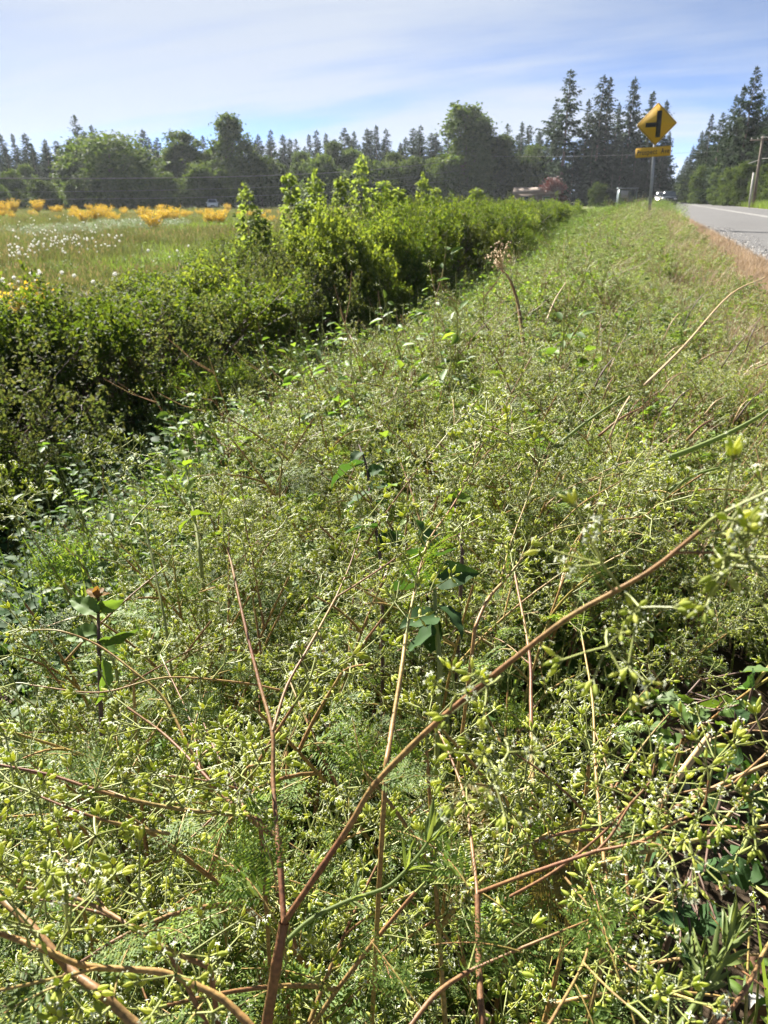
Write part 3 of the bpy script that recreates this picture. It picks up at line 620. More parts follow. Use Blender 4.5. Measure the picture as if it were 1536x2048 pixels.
M['paint_silver'] = plain('car_paint_silver', (0.42, 0.42, 0.42), (0.4, 0.4, 0.4), 2, 0.25, 0.5, 0.6)
M['paint_white'] = plain('car_paint_white', (0.75, 0.76, 0.78), (0.72, 0.73, 0.75), 2, 0.25, 0, 0.6)
M['lamp_off'] = plain('lamp_glass', (0.5, 0.5, 0.52), (0.45, 0.45, 0.47), 3, 0.15, 0, 0.7)
M['lamp_glint'] = plain('sun_glint_glow', (1.0, 0.78, 0.45), (1.0, 0.82, 0.55), 3, 0.3, emit=14)  # stands in for a windscreen sun glint, as a warm glow on the headlights
x, y = at_az(1338, 112); car('moving_car', 'dark grey car driving towards us far down the road', (x, y, 0.02), radians(2), M['paint_dark'], M['lamp_off'], 1.0)
x, y = at_az(1323, 124); car('glint_car', 'silver car with its sun glint made as glowing headlights, behind the dark grey car', (x, y, 0.02), radians(2), M['paint_silver'], M['lamp_glint'], 1.0)
x, y = at_az(424, 143); car('white_car', 'tiny white car parked at the far edge of the field below the cottonwood', (x, y, float(terrain(x, y))), PSI+radians(12), M['paint_white'], M['lamp_off'])
# ------------------------------------------------------------------ scatter: one "stuff" object drawn through geometry nodes
def scatter(name, protos, pts, rot, scl, idx, label, cat):
    """protos: meshes; every point draws protos[idx] with its own rotation (z angle + tilt) and size"""
    me = bpy.data.meshes.new(name); k = len(pts)
    me.vertices.add(k); me.vertices.foreach_set('co', np.asarray(pts, np.float32).ravel())
    a = me.attributes.new('rot', 'FLOAT_VECTOR', 'POINT'); a.data.foreach_set('vector', np.asarray(rot, np.float32).ravel())
    a = me.attributes.new('size', 'FLOAT', 'POINT'); a.data.foreach_set('value', np.asarray(scl, np.float32))
    a = me.attributes.new('pick', 'INT', 'POINT'); a.data.foreach_set('value', np.asarray(idx, np.int32))
    g = bpy.data.node_groups.new(name+'_nodes', 'GeometryNodeTree')
    g.interface.new_socket('Geometry', in_out='INPUT', socket_type='NodeSocketGeometry'); g.interface.new_socket('Geometry', in_out='OUTPUT', socket_type='NodeSocketGeometry')
    gi, go = g.nodes.new('NodeGroupInput'), g.nodes.new('NodeGroupOutput'); jn = g.nodes.new('GeometryNodeJoinGeometry')
    def attr(nm, typ):
        n = g.nodes.new('GeometryNodeInputNamedAttribute'); n.data_type = typ; n.inputs['Name'].default_value = nm; return n.outputs['Attribute']
    ar, as_, ap = attr('rot', 'FLOAT_VECTOR'), attr('size', 'FLOAT'), attr('pick', 'INT')
    e2r = g.nodes.new('FunctionNodeEulerToRotation'); g.links.new(ar, e2r.inputs[0])
    for i, pm in enumerate(protos):
        po = bpy.data.objects.new(pm.name, pm); oi = g.nodes.new('GeometryNodeObjectInfo'); oi.inputs['Object'].default_value = po; oi.inputs['As Instance'].default_value = True
        cp = g.nodes.new('FunctionNodeCompare'); cp.data_type = 'INT'; cp.operation = 'EQUAL'
        ia = [s for s in cp.inputs if s.type == 'INT']; g.links.new(ap, ia[0]); ia[1].default_value = i
        ip = g.nodes.new('GeometryNodeInstanceOnPoints')
        g.links.new(gi.outputs[0], ip.inputs['Points']); g.links.new(cp.outputs[0], ip.inputs['Selection']); g.links.new(oi.outputs['Geometry'], ip.inputs['Instance'])
        g.links.new(e2r.outputs[0], ip.inputs['Rotation']); g.links.new(as_, ip.inputs['Scale']); g.links.new(ip.outputs[0], jn.inputs[0])
    g.links.new(jn.outputs[0], go.inputs[0])
    o = link(name, me); md = o.modifiers.new('scatter', 'NODES'); md.node_group = g
    return tag(o, label, cat, None, 'stuff')
def rots(k, r, tilt=0.15): return np.stack((r.normal(size=k)*tilt, r.normal(size=k)*tilt, r.random(k)*6.283), 1)
def in_view(x, y, lo=12.0, hi=47.0):
    a = np.degrees(np.arctan2(-x, y)); return (a > -lo) & (a < hi)

# ------------------------------------------------------------------ small prototypes
def blade_patch(seed, n, size, h, w, mat, bend=0.5, heads=0, hmat=None):
    r = np.random.default_rng(seed); b = MB()
    base = np.stack(((r.random(n)-.5)*size, (r.random(n)-.5)*size, np.full(n, -0.03)), 1); a = r.random(n)*6.283
    H = h*r.uniform(0.55, 1.15, n); d = np.stack((np.cos(a), np.sin(a), 0*a), 1); side = np.stack((-np.sin(a), np.cos(a), 0*a), 1)*w*0.5
    be = (bend*r.uniform(0.2, 1.2, n)*H)[:, None]
    up = np.array((0, 0, 1.0)); p1 = base+up*H[:, None]*0.55+d*be*0.3; p2 = base+up*(H*(1-0.25*bend))[:, None]+d*be
    v = np.stack((base-side, base+side, p1+side*0.8, p1-side*0.8, p2), 1).reshape(-1, 3); k = np.arange(n)[:, None]*5
    b.add(v, [k+np.array([[0, 1, 2, 3]]), k+np.array([[3, 2, 4]])])
    if heads:
        q = r.choice(n, heads, replace=False); b.inst(LEAF_S, frames(d[q]*0.3+up, r.random(heads)*6)[:, :, [0, 2, 1]], p2[q]-up*0.01, np.stack((np.full(heads, w*4), np.full(heads, 0.07), np.full(heads, .02)), 1), 1)
    return b.mesh('grass_tuft', [M[mat], M[hmat or mat]])
def herb_patch(seed, n, size, h, lsz, mat, w=LEAF, stems=14):
    r = np.random.default_rng(seed); b = MB(); st = np.stack(((r.random(stems)-.5)*size, (r.random(stems)-.5)*size, np.zeros(stems)), 1); H = h*r.uniform(.5, 1.1, stems); ln = r.normal(size=(stems, 2))*0.16*h
    for i in range(stems): b.tube([st[i]-(0, 0, .04), st[i]+(ln[i, 0]*.4, ln[i, 1]*.4, H[i]*.55), st[i]+(ln[i, 0], ln[i, 1], H[i])], [.0022, .0018, .001], 3, 1)
    q = r.integers(0, stems, n); t = r.random(n)**0.7; p = st[q]+np.stack((ln[q, 0]*t, ln[q, 1]*t, H[q]*t), 1)
    a = r.random(n)*6.283; d = np.stack((np.cos(a), np.sin(a), r.uniform(-.3, .5, n)), 1); s = lsz*r.uniform(.55, 1.2, n)*(1.15-.5*t)
    b.inst(w, leaf_frames(d, r, .75), p+d*(lsz*0.3), s); return b.mesh('herb_clump', [M[mat], M['stem_green']])
OCT = (np.array([(0, 0, 0), (.22, 0, .5), (-.11, .19, .5), (-.11, -.19, .5), (0, 0, 1)], float), [np.array([(0, 2, 1), (0, 3, 2), (0, 1, 3), (4, 1, 2), (4, 2, 3), (4, 3, 1)])])
def chervil_clump(seed, n_st=7, size=0.28, h=0.45, umb=72, fmat='fruit_far', smat='stem_tan', leaves=110, fl=0.3):
    """a far-enough clump of many fine stems, seed clusters and divided leaves in one mesh"""
    r = np.random.default_rng(seed); b = MB(); tips = []
    for i in range(n_st):
        p0 = np.array(((r.random()-.5)*size, (r.random()-.5)*size, -.04)); a = r.random()*6.28; H = h*r.uniform(.6, 1.1); dx = np.array((cos(a), sin(a), 0))*H*r.uniform(.1, .45)
        pts = [p0, p0+dx*.3+(0, 0, H*.5), p0+dx+(0, 0, H)]; b.tube(pts, [.0028, .002, .001], 3, 1)
        for j in range(5):
            t = r.uniform(.35, .95); q = pts[0]*(1-t)**2+2*pts[1]*t*(1-t)+pts[2]*t*t; a2 = r.random()*6.28; L = H*r.uniform(.18, .4)
            e = q+np.array((cos(a2)*L*.8, sin(a2)*L*.8, L*.6)); b.tube([q, (q+e)/2+(0, 0, -.01), e], [.0014, .0011, .0007], 3, 1); tips += [(q, e), (q, e)]
    ti = r.integers(0, len(tips), umb); t = r.uniform(.3, 1.05, umb); c = np.array([tips[k][0]*(1-u)+tips[k][1]*u for k, u in zip(ti, t)])+r.normal(size=(umb, 3))*.012
    nf = 11; k = umb*nf; d = rand_dirs(k, r); d[:, 2] = np.abs(d[:, 2])*.9+.1; cc = np.repeat(c, nf, 0); p = cc+d*r.uniform(.004, .017, k)[:, None]
    L = r.uniform(.0048, .0078, k); b.inst(OCT, frames(d+r.normal(size=(k, 3))*.4), p, np.stack((L*.75, L*.75, L), 1), 0)
    w = r.random(k) < fl; tip = p[w]+d[w]*L[w][:, None]; b.inst(QUAD, frames(d[w]), tip, .0027, 2)
    n = leaves; a = r.random(n)*6.283; z = h*r.uniform(.05, .75, n)
    for rep in range(1):
        fd = np.stack((np.cos(a), np.sin(a), r.uniform(-.2, .6, n)), 1); base = np.stack(((r.random(n)-.5)*size*1.3, (r.random(n)-.5)*size*1.3, z), 1)
        for s in (-1, 0, 1):
            dd = fd+np.stack((-fd[:, 1], fd[:, 0], 0*a), 1)*s*.9
            for j in range(3): b.inst(LEAF_S, leaf_frames(dd+r.normal(size=(n, 3))*.25, r, .7), base+fd*(.012*j), r.uniform(.012, .024, n), 3)
    return b.mesh('chervil_clump', [M[fmat], M[smat], M['flower'], M['frond']])

# ------------------------------------------------------------------ field: grass, seed heads, broom
r3 = np.random.default_rng(21)
FIELD = [blade_patch(1, 70, .6, .34, .012, 'field', .5), blade_patch(2, 70, .6, .28, .012, 'grass', .5), blade_patch(3, 60, .6, .45, .010, 'field', .35, 12, 'field_head'), herb_patch(4, 130, .6, .35, .055, 'lupine'), herb_patch(5, 110, .6, .3, .06, 'herb')]
def sector(n, r0, r1, a0=14, a1=49):
    rr = np.sqrt(r3.random(n)*(r1*r1-r0*r0)+r0*r0); a = np.radians(r3.uniform(a0, a1, n)); return -np.sin(a)*rr, np.cos(a)*rr
px_, py_, ps_ = [], [], []
for n, r0, r1, s in ((2600, 8, 22, 1.0), (3000, 20, 46, 1.7), (3200, 44, 100, 3.0), (1800, 95, 165, 4.0)):
    x, y = sector(n, r0, r1); px_.append(x); py_.append(y); ps_.append(s*r3.uniform(.7, 1.25, n))
x, y, s = map(np.concatenate, (px_, py_, ps_)); ok = x-road_c(y) < -6.9; x, y, s = x[ok], y[ok], s[ok]; s = np.minimum(s, 1.35)
nz = np.sin(.31*x+.2*y+1)+np.sin(.17*y-.4*x)+r3.normal(size=len(x))*.7
pick = np.where(nz > 1.1, 1, np.where(nz > .1, 0, np.where(nz > -.9, 2, 0))); pick = np.where((r3.random(len(x)) < .12), 4, pick)
cx, cy_ = on_z(200, 488, -1.2)[:2]; pick = np.where((np.hypot(x-cx, (y-cy_)*.6) < 3.2) & (r3.random(len(x)) < .7), 3, pick)
scatter('field_grass', FIELD, np.stack((x, y, terrain(x, y)), 1), rots(len(x), r3, .1), s, pick, 'olive rough grass covering the open field', 'grass')

b = MB(); b.tube([(0, 0, 0), (.01, 0, .3), (.0, .01, .52)], .004, 4, 1); dd = rand_dirs(90, r3); b.inst(LEAF_S, frames(dd)[:, :, [0, 2, 1]], np.full((90, 3), (0, .01, .54))+dd*.006, np.stack((np.full(90, .014), np.full(90, .026), np.full(90, .02)), 1), 0)
SEED = b.mesh('seed_head', [M['dandelion'], M['stem_green']])
def seed_head(x, y, s): return tag(link('seed_head', SEED, None, (x, y, float(terrain(x, y))), (r3.normal()*.1, r3.normal()*.1, r3.random()*6), s), 'fluffy white seed head on a thin stalk standing in the open field', 'seed head', 'white seed heads in the field')
def patch_px(n, cx, cy, sx, sy):
    for i in range(n):
        px, py = r3.normal(cx, sx), r3.normal(cy, sy)
        if not (-20 < px < 460 and 424 < py < 585): continue
        p = on_z(px, py, -0.9)
        p = on_z(px, py, float(terrain(p[0], p[1]))+0.55); seed_head(p[0], p[1], r3.uniform(.75, 1.25))
patch_px(80, 120, 470, 55, 12); patch_px(40, 40, 492, 40, 10); patch_px(34, 115, 458, 40, 6); patch_px(16, 60, 445, 50, 5); patch_px(20, 150, 462, 50, 8); patch_px(8, 300, 446, 20, 4); patch_px(9, 90, 565, 45, 9); patch_px(6, 15, 575, 20, 10); patch_px(6, 130, 560, 50, 10); patch_px(5, 330, 490, 40, 10)

def broom_mesh(seed):
    r = np.random.default_rng(seed); g = MB(); f = MB()
    for i in range(46):
        a = r.random()*6.28; L = r.uniform(.6, 1.1); t = np.linspace(0, 1, 5)[:, None]; out_ = r.uniform(.1, .6)
        pts = np.concatenate((cos(a)*out_*t**1.4, sin(a)*out_*t**1.4, L*t-.08*t*t), 1)-(0, 0, .05); g.tube(pts, [.012, .009, .006, .005, .003], 3)
        n = 32; u = r.uniform(.35, 1.0, n); p = np.stack([np.interp(u, t[:, 0], pts[:, q]) for q in range(3)], 1)+r.normal(size=(n, 3))*.03
        f.inst(LEAF_S, leaf_frames(rand_dirs(n, r), r, .2), p, np.stack((np.full(n, .075), r.uniform(.045, .08, n), np.full(n, .06)), 1))
    return g.mesh('twigs', M['stem_green']), f.mesh('flowers', M['broom'])
BROOM = [broom_mesh(30+i) for i in range(3)]
def broom(px, py, w, label='yellow flowering broom bush standing in the open field', group='yellow broom bushes in the field', k=0, z=None):
    p = on_z(px, py, -1.3)
    for _ in range(3): p = on_z(px, py, float(terrain(p[0], p[1])))
    D = np.hypot(p[0], p[1]); s = w/1616*D/1.1
    o = thing('broom_bush', label, 'bush', (p[0], p[1], float(terrain(p[0], p[1]))), (0, 0, r3.random()*6), group, s)
    link('twigs', BROOM[k][0], o); link('flowers', BROOM[k][1], o)
for i, (px, py, w) in enumerate([(8,434,32),(30,430,34),(64,436,16),(78,428,30),(112,428,12),(150,440,26),(168,452,34),(196,450,40),(214,444,34),(228,452,30),(205,432,26),(286,440,30),(310,468,52),(330,452,44),(350,450,38),(370,440,24),(400,436,20),(420,456,34),(442,457,38),(300,436,18),(522,450,30),(545,456,28),(585,452,14),(604,456,12),(500,440,20)]):
    broom(px, py, w, k=i % 3)

for i in range(34): broom(r3.uniform(-10, 470) if i < 28 else r3.uniform(470, 620), r3.uniform(424, 446), r3.uniform(9, 22), 'small yellow broom bush in the far band of the open field', 'small broom bushes in the field', i % 3)

# ------------------------------------------------------------------ hedge shrubs along the ditch
def shrub_meshes(seed, w=1.0, h=1.6, tips=300, per=24, lsz=.056, mat='shrub', tall=0.0):
    r = np.random.default_rng(seed); st = MB(); lf = MB()
    nb = 9; bc = np.stack((r.normal(size=nb)*w*.42, r.normal(size=nb)*w*.42, h*r.uniform(.5, .86, nb)), 1); br = w*r.uniform(.34, .56, nb)
    ci = r.integers(0, nb, tips); d = rand_dirs(tips, r); d[:, 2] = d[:, 2]*.75+.2; tp = bc[ci]+d*(br[ci]*r.uniform(.55, 1.08, tips))[:, None]; low = r.random(tips) < .28; tp[low, 2] = h*r.uniform(.1, .5, low.sum()); tp[:, 2] = np.maximum(tp[:, 2], .06)
    sp = tips//16; tp[:sp, 2] += r.uniform(.05, .3, sp)
    for i in range(26):
        a = r.random()*6.28; e = bc[i % nb]+rand_dirs(1, r)[0]*br[i % nb]*.7; p0 = np.array((cos(a), sin(a), 0))*w*.28*r.random()+(0, 0, -.08); m = p0*.5+e*.5+np.array((0, 0, .15)); st.tube([p0, (p0+m)/2+r.normal(size=3)*.03, m, e], [.012, .009, .007, .003], 4)
    for i in range(0, tips, 3):
        q = tp[i]+(bc[ci[i]]-tp[i])*.6; st.tube([q, (q+tp[i])/2+r.normal(size=3)*.02, tp[i]], [.004, .003, .0015], 3)
    k = tips*per; ti = np.repeat(np.arange(tips), per); ax = (tp-bc[ci]); ax /= np.linalg.norm(ax, axis=1, keepdims=True); ax = ax*.6+np.array((0, 0, .5)); back = r.random(k)**.8*.2
    p = tp[ti]-ax[ti]*back[:, None]+r.normal(size=(k, 3))*.03; dd = ax[ti]*.4+rand_dirs(k, r)
    lf.inst(LEAF, leaf_frames(dd, r, .55), p, np.stack((np.full(k, 1.35), np.ones(k), np.ones(k)), 1)*(lsz*r.uniform(.55, 1.25, k))[:, None])
    return st.mesh('stems', M['stem_dark']), lf.mesh('foliage', M[mat])
SHRUB = [shrub_meshes(60+i, w=(.95, 1.1, .85, 1.0, 1.2, .8, 1.0)[i], h=(1.3, 1.5, 1.7, 1.2, 1.6, 1.8, 1.4)[i], lsz=(.056, .05, .06, .045, .056, .07, .04)[i], mat=('shrub', 'shrub', 'shrub_pale', 'shrub_dull', 'shrub', 'shrub_pale', 'shrub_dull')[i]) for i in range(7)]
r4 = np.random.default_rng(33); ns = 0
LEAFY = ['bright green', 'fine-leaved green', 'pale yellow-green', 'dull grey-green', 'spreading green', 'large-leaved pale', 'small-leaved dull']
def shrub(x, y, k, s, lab=None, grp=None, sz=1.0):
    if lab is None:
        row = 'front' if x > -5.5 else 'back' if x < -6.25 else 'middle'
        place = 'before the first tall shoots' if y < 11 else 'below the tall pale shoots' if y < 24 else 'near its end by the sign'
        lab = f'{LEAFY[k]} shrub in the {row} row of the hedge, {place}'; grp = f'{LEAFY[k]} shrubs, {row} row of the hedge, {place}'
    o = thing('shrub', lab, 'shrub', (x, y, float(terrain(x, y))-.03), (0, 0, r4.random()*6.28), grp, (s, s, s*sz)); link('stems', SHRUB[k][0], o); link('foliage', SHRUB[k][1], o)
def top_h(me):
    c = np.empty(len(me.vertices)*3, np.float32); me.vertices.foreach_get('co', c); return float(np.percentile(c[2::3], 96))
SH_H = [top_h(m[1]) for m in SHRUB]
YH = [2.5, 5.6, 7.4, 8.5, 10, 11.5, 14.6, 19, 29, 44, 60]
H_ROW = {-5.0: [1.25, 1.30, 1.22, 1.28, 1.38, 1.68, 1.80, 1.88, 1.5, 1.15, .7], -5.8: [.9, .95, .85, .85, .9, 1.1, 1.4, 1.5, 1.35, 1.0, .6], -6.7: [.65, .7, .62, .6, .62, .75, 1.1, 1.3, 1.2, .9, .6]}
for u in H_ROW:
    y = 3.0
    while y < 58:
        f = float(sstep(14, 40, y)); k = int(r4.integers(0, 7)); jx, jy = r4.normal()*.22, r4.normal()*.22
        hz = float(np.interp(y, YH, H_ROW[u]))*r4.uniform(.86, 1.08); s = (.80+.15*r4.random())*(1+.30*f)*(1.0 if u > -6.5 else .85)
        shrub(u+jx+.2*f, y+jy, k, s, sz=hz/SH_H[k]/s); y += .80+.5*f
for i in range(30):
    y = 3.4+30*r4.random()**1.5; k = int(r4.integers(0, 7)); shrub(-4.35+r4.uniform(-.2, .75), y, k, r4.uniform(.35, .6), 'small leafy shrub seeded in the ditch in front of the hedge', 'small shrubs in front of the hedge', r4.uniform(.8, 1.5))
# low shoots on the ditch side of the hedge foot
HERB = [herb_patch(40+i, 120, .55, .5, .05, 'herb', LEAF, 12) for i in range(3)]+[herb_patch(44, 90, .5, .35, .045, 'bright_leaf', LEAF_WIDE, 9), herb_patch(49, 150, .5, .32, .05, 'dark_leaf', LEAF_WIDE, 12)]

# young maple-like shoots sticking out of the hedge
def sapling_meshes(seed, H=2.4, lsz=.13):
    r = np.random.default_rng(seed); st = MB(); lf = MB(); z = np.linspace(0, H, 9); pts = np.stack((.05*np.sin(z*2+seed), .05*np.cos(z*1.7), z-.1), 1); st.tube(pts, np.linspace(.02, .004, 9), 5)
    zz = H*.22; k = 0
    while zz < H:
        c = np.array([np.interp(zz, z, pts[:, q]) for q in range(3)]); R_ = (.46*(1-zz/H)+.13)*r.uniform(.7, 1.2)
        for s in range(4):
            a = k*1.571+s*1.571+r.normal()*.25; e = c+np.array((cos(a)*R_, sin(a)*R_, R_*.45)); st.tube([c, (c+e)/2+(0, 0, .02), e], [.006, .004, .002], 3)
            n = 15; t = r.uniform(.3, 1.1, n)[:, None]; p = c*(1-t)+e*t+r.normal(size=(n, 3))*.035; d = np.stack((np.cos(a+r.normal(size=n)), np.sin(a+r.normal(size=n)), r.uniform(-.6, .3, n)), 1)
            lf.inst(LEAF_WIDE, leaf_frames(d, r, .6), p, lsz*r.uniform(.55, 1.15, n))
        zz += r.uniform(.13, .26); k += 1
    n = 26; lf.inst(LEAF_WIDE, leaf_frames(rand_dirs(n, r)+np.array((0, 0, .4)), r, .5), pts[-1]+r.normal(size=(n, 3))*(.05, .05, .07), lsz*r.uniform(.5, .9, n))
    return st.mesh('stem', M['stem_dark'], True), lf.mesh('foliage', M['sapling'])
SAP = [sapling_meshes(70+i) for i in range(4)]
def sapling(px, top, u, label, k, wide=1.0):
    a = az_of(px); y = -u/tan(a); x = u; z0 = float(terrain(x, y)); H = z_of(px, top, np.hypot(x, y))-z0; s = H/2.5
    o = thing('maple_sapling', label, 'sapling', (x, y, z0), (0, 0, r4.random()*6), 'young shoots above the hedge', (s*wide, s*wide, s)); link('stem', SAP[k][0], o); link('foliage', SAP[k][1], o)
for px, top, u, lab, k, w in [(488, 358, -6.4, 'lone pale shoot rising in front of the field beside the last broom bush', 0, .8), (582, 342, -6.3, 'leafy pale sapling, first of a pair rising from the hedge', 1, .8), (632, 332, -6.4, 'leafy pale sapling, slimmer second of a pair rising from the hedge', 2, .7), (682, 348, -6.6, 'short forked sapling just beside the tallest shoot of the hedge', 3, .8), (726, 303, -6.2, 'tallest and slimmest pale shoot rising out of the hedge', 0, .65), (768, 358, -6.4, 'broad low sapling next to the tallest shoot of the hedge', 1, 1.2), (795, 372, -6.6, 'dull green sapling half sunk into the hedge top past the broad low one', 3, 1.2), (845, 340, -6.1, 'narrow pointed sapling near the utility pole, last tall shoot of the hedge', 2, .7), (870, 372, -6.0, 'short sapling at the foot of the narrow pointed one', 1, .9), (955, 372, -5.8, 'low bushy sapling in the hedge below the utility pole', 3, 1.2), (520, 415, -6.0, 'low pale sapling in the hedge under the lone shoot', 2, 1.1), (610, 395, -6.2, 'leafy young growth filling the hedge below the pair of saplings', 3, 1.4)]:
    sapling(px, top, u, lab, k, w)
p = P(12, 640, 9.2); o = thing('broom_bush', 'yellow flowering broom at the near end of the hedge, cut by the picture edge', 'bush', (p[0], p[1], float(terrain(p[0], p[1]))), (0, 0, 1), None, 1.0); link('twigs', BROOM[0][0], o); link('flowers', BROOM[0][1], o)

# ------------------------------------------------------------------ the bank between hedge and road
CLUMP = [chervil_clump(80, fl=.25, smat='stem_green', leaves=170), chervil_clump(81, h=.38, fl=.3, leaves=150), chervil_clump(82, h=.5, smat='stem_red', fl=.3), chervil_clump(83, h=.28, fmat='fruit_dry', umb=80, leaves=70, smat='stem_red', fl=.5)]
GR = [blade_patch(90, 60, .3, .42, .007, 'grass', .55), blade_patch(91, 60, .3, .32, .006, 'grass', .4), blade_patch(92, 60, .25, .20, .004, 'dry', .5), blade_patch(93, 40, .3, .4, .005, 'dry', .5)]
def bank(n, u0, u1, y0, y1, power=1.0):
    y = y0+(y1-y0)*r4.random(n)**power; x = r4.uniform(u0, u1, n); return x, y
# grass and herbs
def open_patch(x, y):
    """thin the growth in front of and under the dark leafy shoots half way up the bank"""
    q = np.array([project((a, b_, c_+.2)) for a, b_, c_ in zip(x, y, terrain(x, y))])
    return ~((q[:, 0] > 1050) & (q[:, 0] < 1260) & (q[:, 1] > 690) & (q[:, 1] < 960) & (r4.random(len(x)) < .75))
X, Y, Pk, Sc = [], [], [], []
def put(x, y, pk, sc): X.append(x); Y.append(y); Pk.append(pk); Sc.append(sc)
PROTO = GR+HERB
x, y = bank(5200, -4.7, .8, 1.6, 34, 1.5); kk = r4.random(len(x)) < .25+.75*sstep(-4.0, -2.6, x); x, y = x[kk], y[kk]
green = 1-sstep(-1.6, .3, x); rr = r4.random(len(x))
pk = np.where(rr < .50, 0, np.where(rr < .62, 1, np.where(rr < .90, 4+r4.integers(0, 3, len(x)), 7))); pk = np.where((rr > .35) & (x > -.3), np.where(r4.random(len(x)) < .4, 3, 1), pk)
put(x, y, pk, r4.uniform(.7, 1.25, len(x))*(1+.5*sstep(8, 30, y)))
x, y = bank(420, -4.7, -3.0, 1.4, 20, 1.2); put(x, y, 4+r4.integers(0, 3, len(x)), r4.uniform(.9, 1.6, len(x)))
x, y = bank(3200, .5, 1.5, 1.4, 36, 1.3); put(x, y, np.full(len(x), 2), r4.uniform(.5, 1.0, len(x)))
x, y = bank(900, .0, 1.2, 1.5, 30, 1.3); put(x, y, np.full(len(x), 3), r4.uniform(.5, .9, len(x)))
x, y = bank(2400, -5.5, 1.1, 30, 100, 1.4); x = x+road_c(y); put(x, y, np.where(r4.random(len(x)) < .7, 0, 4), r4.uniform(1.2, 2.0, len(x)))
x, y = bank(2200, 9.3, 15, 25, 170, 1.2); x = x+road_c(y); put(x, y, np.where(r4.random(len(x)) < .75, 0, 7), r4.uniform(1.0, 2.2, len(x)))
x, y, pk, sc = map(np.concatenate, (X, Y, Pk, Sc)); dk = ((x < -1.25) & (y < 5) & (r4.random(len(x)) < .72)) | ((x < -2.7) & (y < 26) & (r4.random(len(x)) < .6)); pk = np.where(dk, 8, pk)  # dark-leaved weeds towards the ditch; its shade is partly put into their colour
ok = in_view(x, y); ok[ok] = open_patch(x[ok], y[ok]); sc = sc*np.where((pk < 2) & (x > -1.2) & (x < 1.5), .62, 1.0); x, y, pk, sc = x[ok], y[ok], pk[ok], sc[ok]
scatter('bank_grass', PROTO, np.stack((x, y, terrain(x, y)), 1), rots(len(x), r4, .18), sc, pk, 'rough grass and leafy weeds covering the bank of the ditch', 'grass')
# chervil farther up the bank, too many to count
x, y = bank(5200, -2.4, .9, 1.9, 30, 1.6); keep = r4.random(len(x)) < (.15+.85*sstep(-1.9, -.1, x)); x, y = x[keep], y[keep]
ok = in_view(x, y); ok[ok] = open_patch(x[ok], y[ok]); x, y = x[ok], y[ok]
pk = np.where(x > .25, np.where(r4.random(len(x)) < .75, 3, 1), r4.integers(0, 3, len(x)))
sc = r4.uniform(.7, 1.15, len(x))*(1+.5*sstep(8, 25, y))*(1-.18*sstep(-.6, .3, x))
scatter('chervil_undergrowth', CLUMP, np.stack((x, y, terrain(x, y)), 1), rots(len(x), r4, .2), sc, pk, 'mass of pale seeding chervil running up the bank beside the road', 'undergrowth')
# low leafy growth under the near chervil
x = r4.uniform(-1.9, .9, 900); y = r4.uniform(-.1, 2.9, 900); z = terrain(x, y)
gp = np.array([project((a, b_, c_)) for a, b_, c_ in zip(x, y, z)]); ok = ~((gp[:, 2] > .05) & (gp[:, 0] > 1180) & (gp[:, 1] > 1380) & (gp[:, 0] < 1650) & (gp[:, 1] < 2400)) & (gp[:, 2] > .2) & (x > -.95-.2*y)
x, y, z = x[ok], y[ok], z[ok]
LOW = [herb_patch(46, 80, .28, .22, .034, 'frond', LEAF, 8), herb_patch(47, 70, .28, .16, .04, 'herb', LEAF_WIDE, 8), blade_patch(94, 30, .25, .28, .005, 'grass', .5), herb_patch(48, 200, .3, .26, .016, 'frond', LEAF_S, 10)]
scatter('low_weeds', LOW, np.stack((x, y, z), 1), rots(len(x), r4, .15), r4.uniform(.8, 1.3, len(x)), r4.choice(4, len(x), p=(.3, .15, .15, .4)), 'low green leaves growing between the feet of the near chervil', 'undergrowth')
# gravel on the road shoulder
def stone_mesh(seed):
    r = np.random.default_rng(seed); v = rand_dirs(14, r)*np.array((1, .8, .55))
    import bmesh
    bm = bmesh.new(); [bm.verts.new(q) for q in v]; bmesh.ops.convex_hull(bm, input=bm.verts); me = bpy.data.meshes.new('pebble'); bm.to_mesh(me); bm.free(); me.materials.append(M['stone']); return me
STONE = [stone_mesh(i) for i in range(4)]
x = r4.uniform(1.2, 2.3, 7000); x = np.where(r4.random(7000) < .75, r4.normal(1.58, .15, 7000), x); y = .8+26*r4.random(7000)**1.7; ok = in_view(x, y, 14)
x, y = x[ok], y[ok]
scatter('gravel', STONE, np.stack((x, y, np.where(x > 1.62, .012, terrain(x, y)+.004)), 1), rots(len(x), r4, .5), r4.uniform(.004, .015, len(x))*(1+.5*(y > 6)), r4.integers(0, 4, len(x)), 'loose grey gravel along the edge of the asphalt', 'gravel')
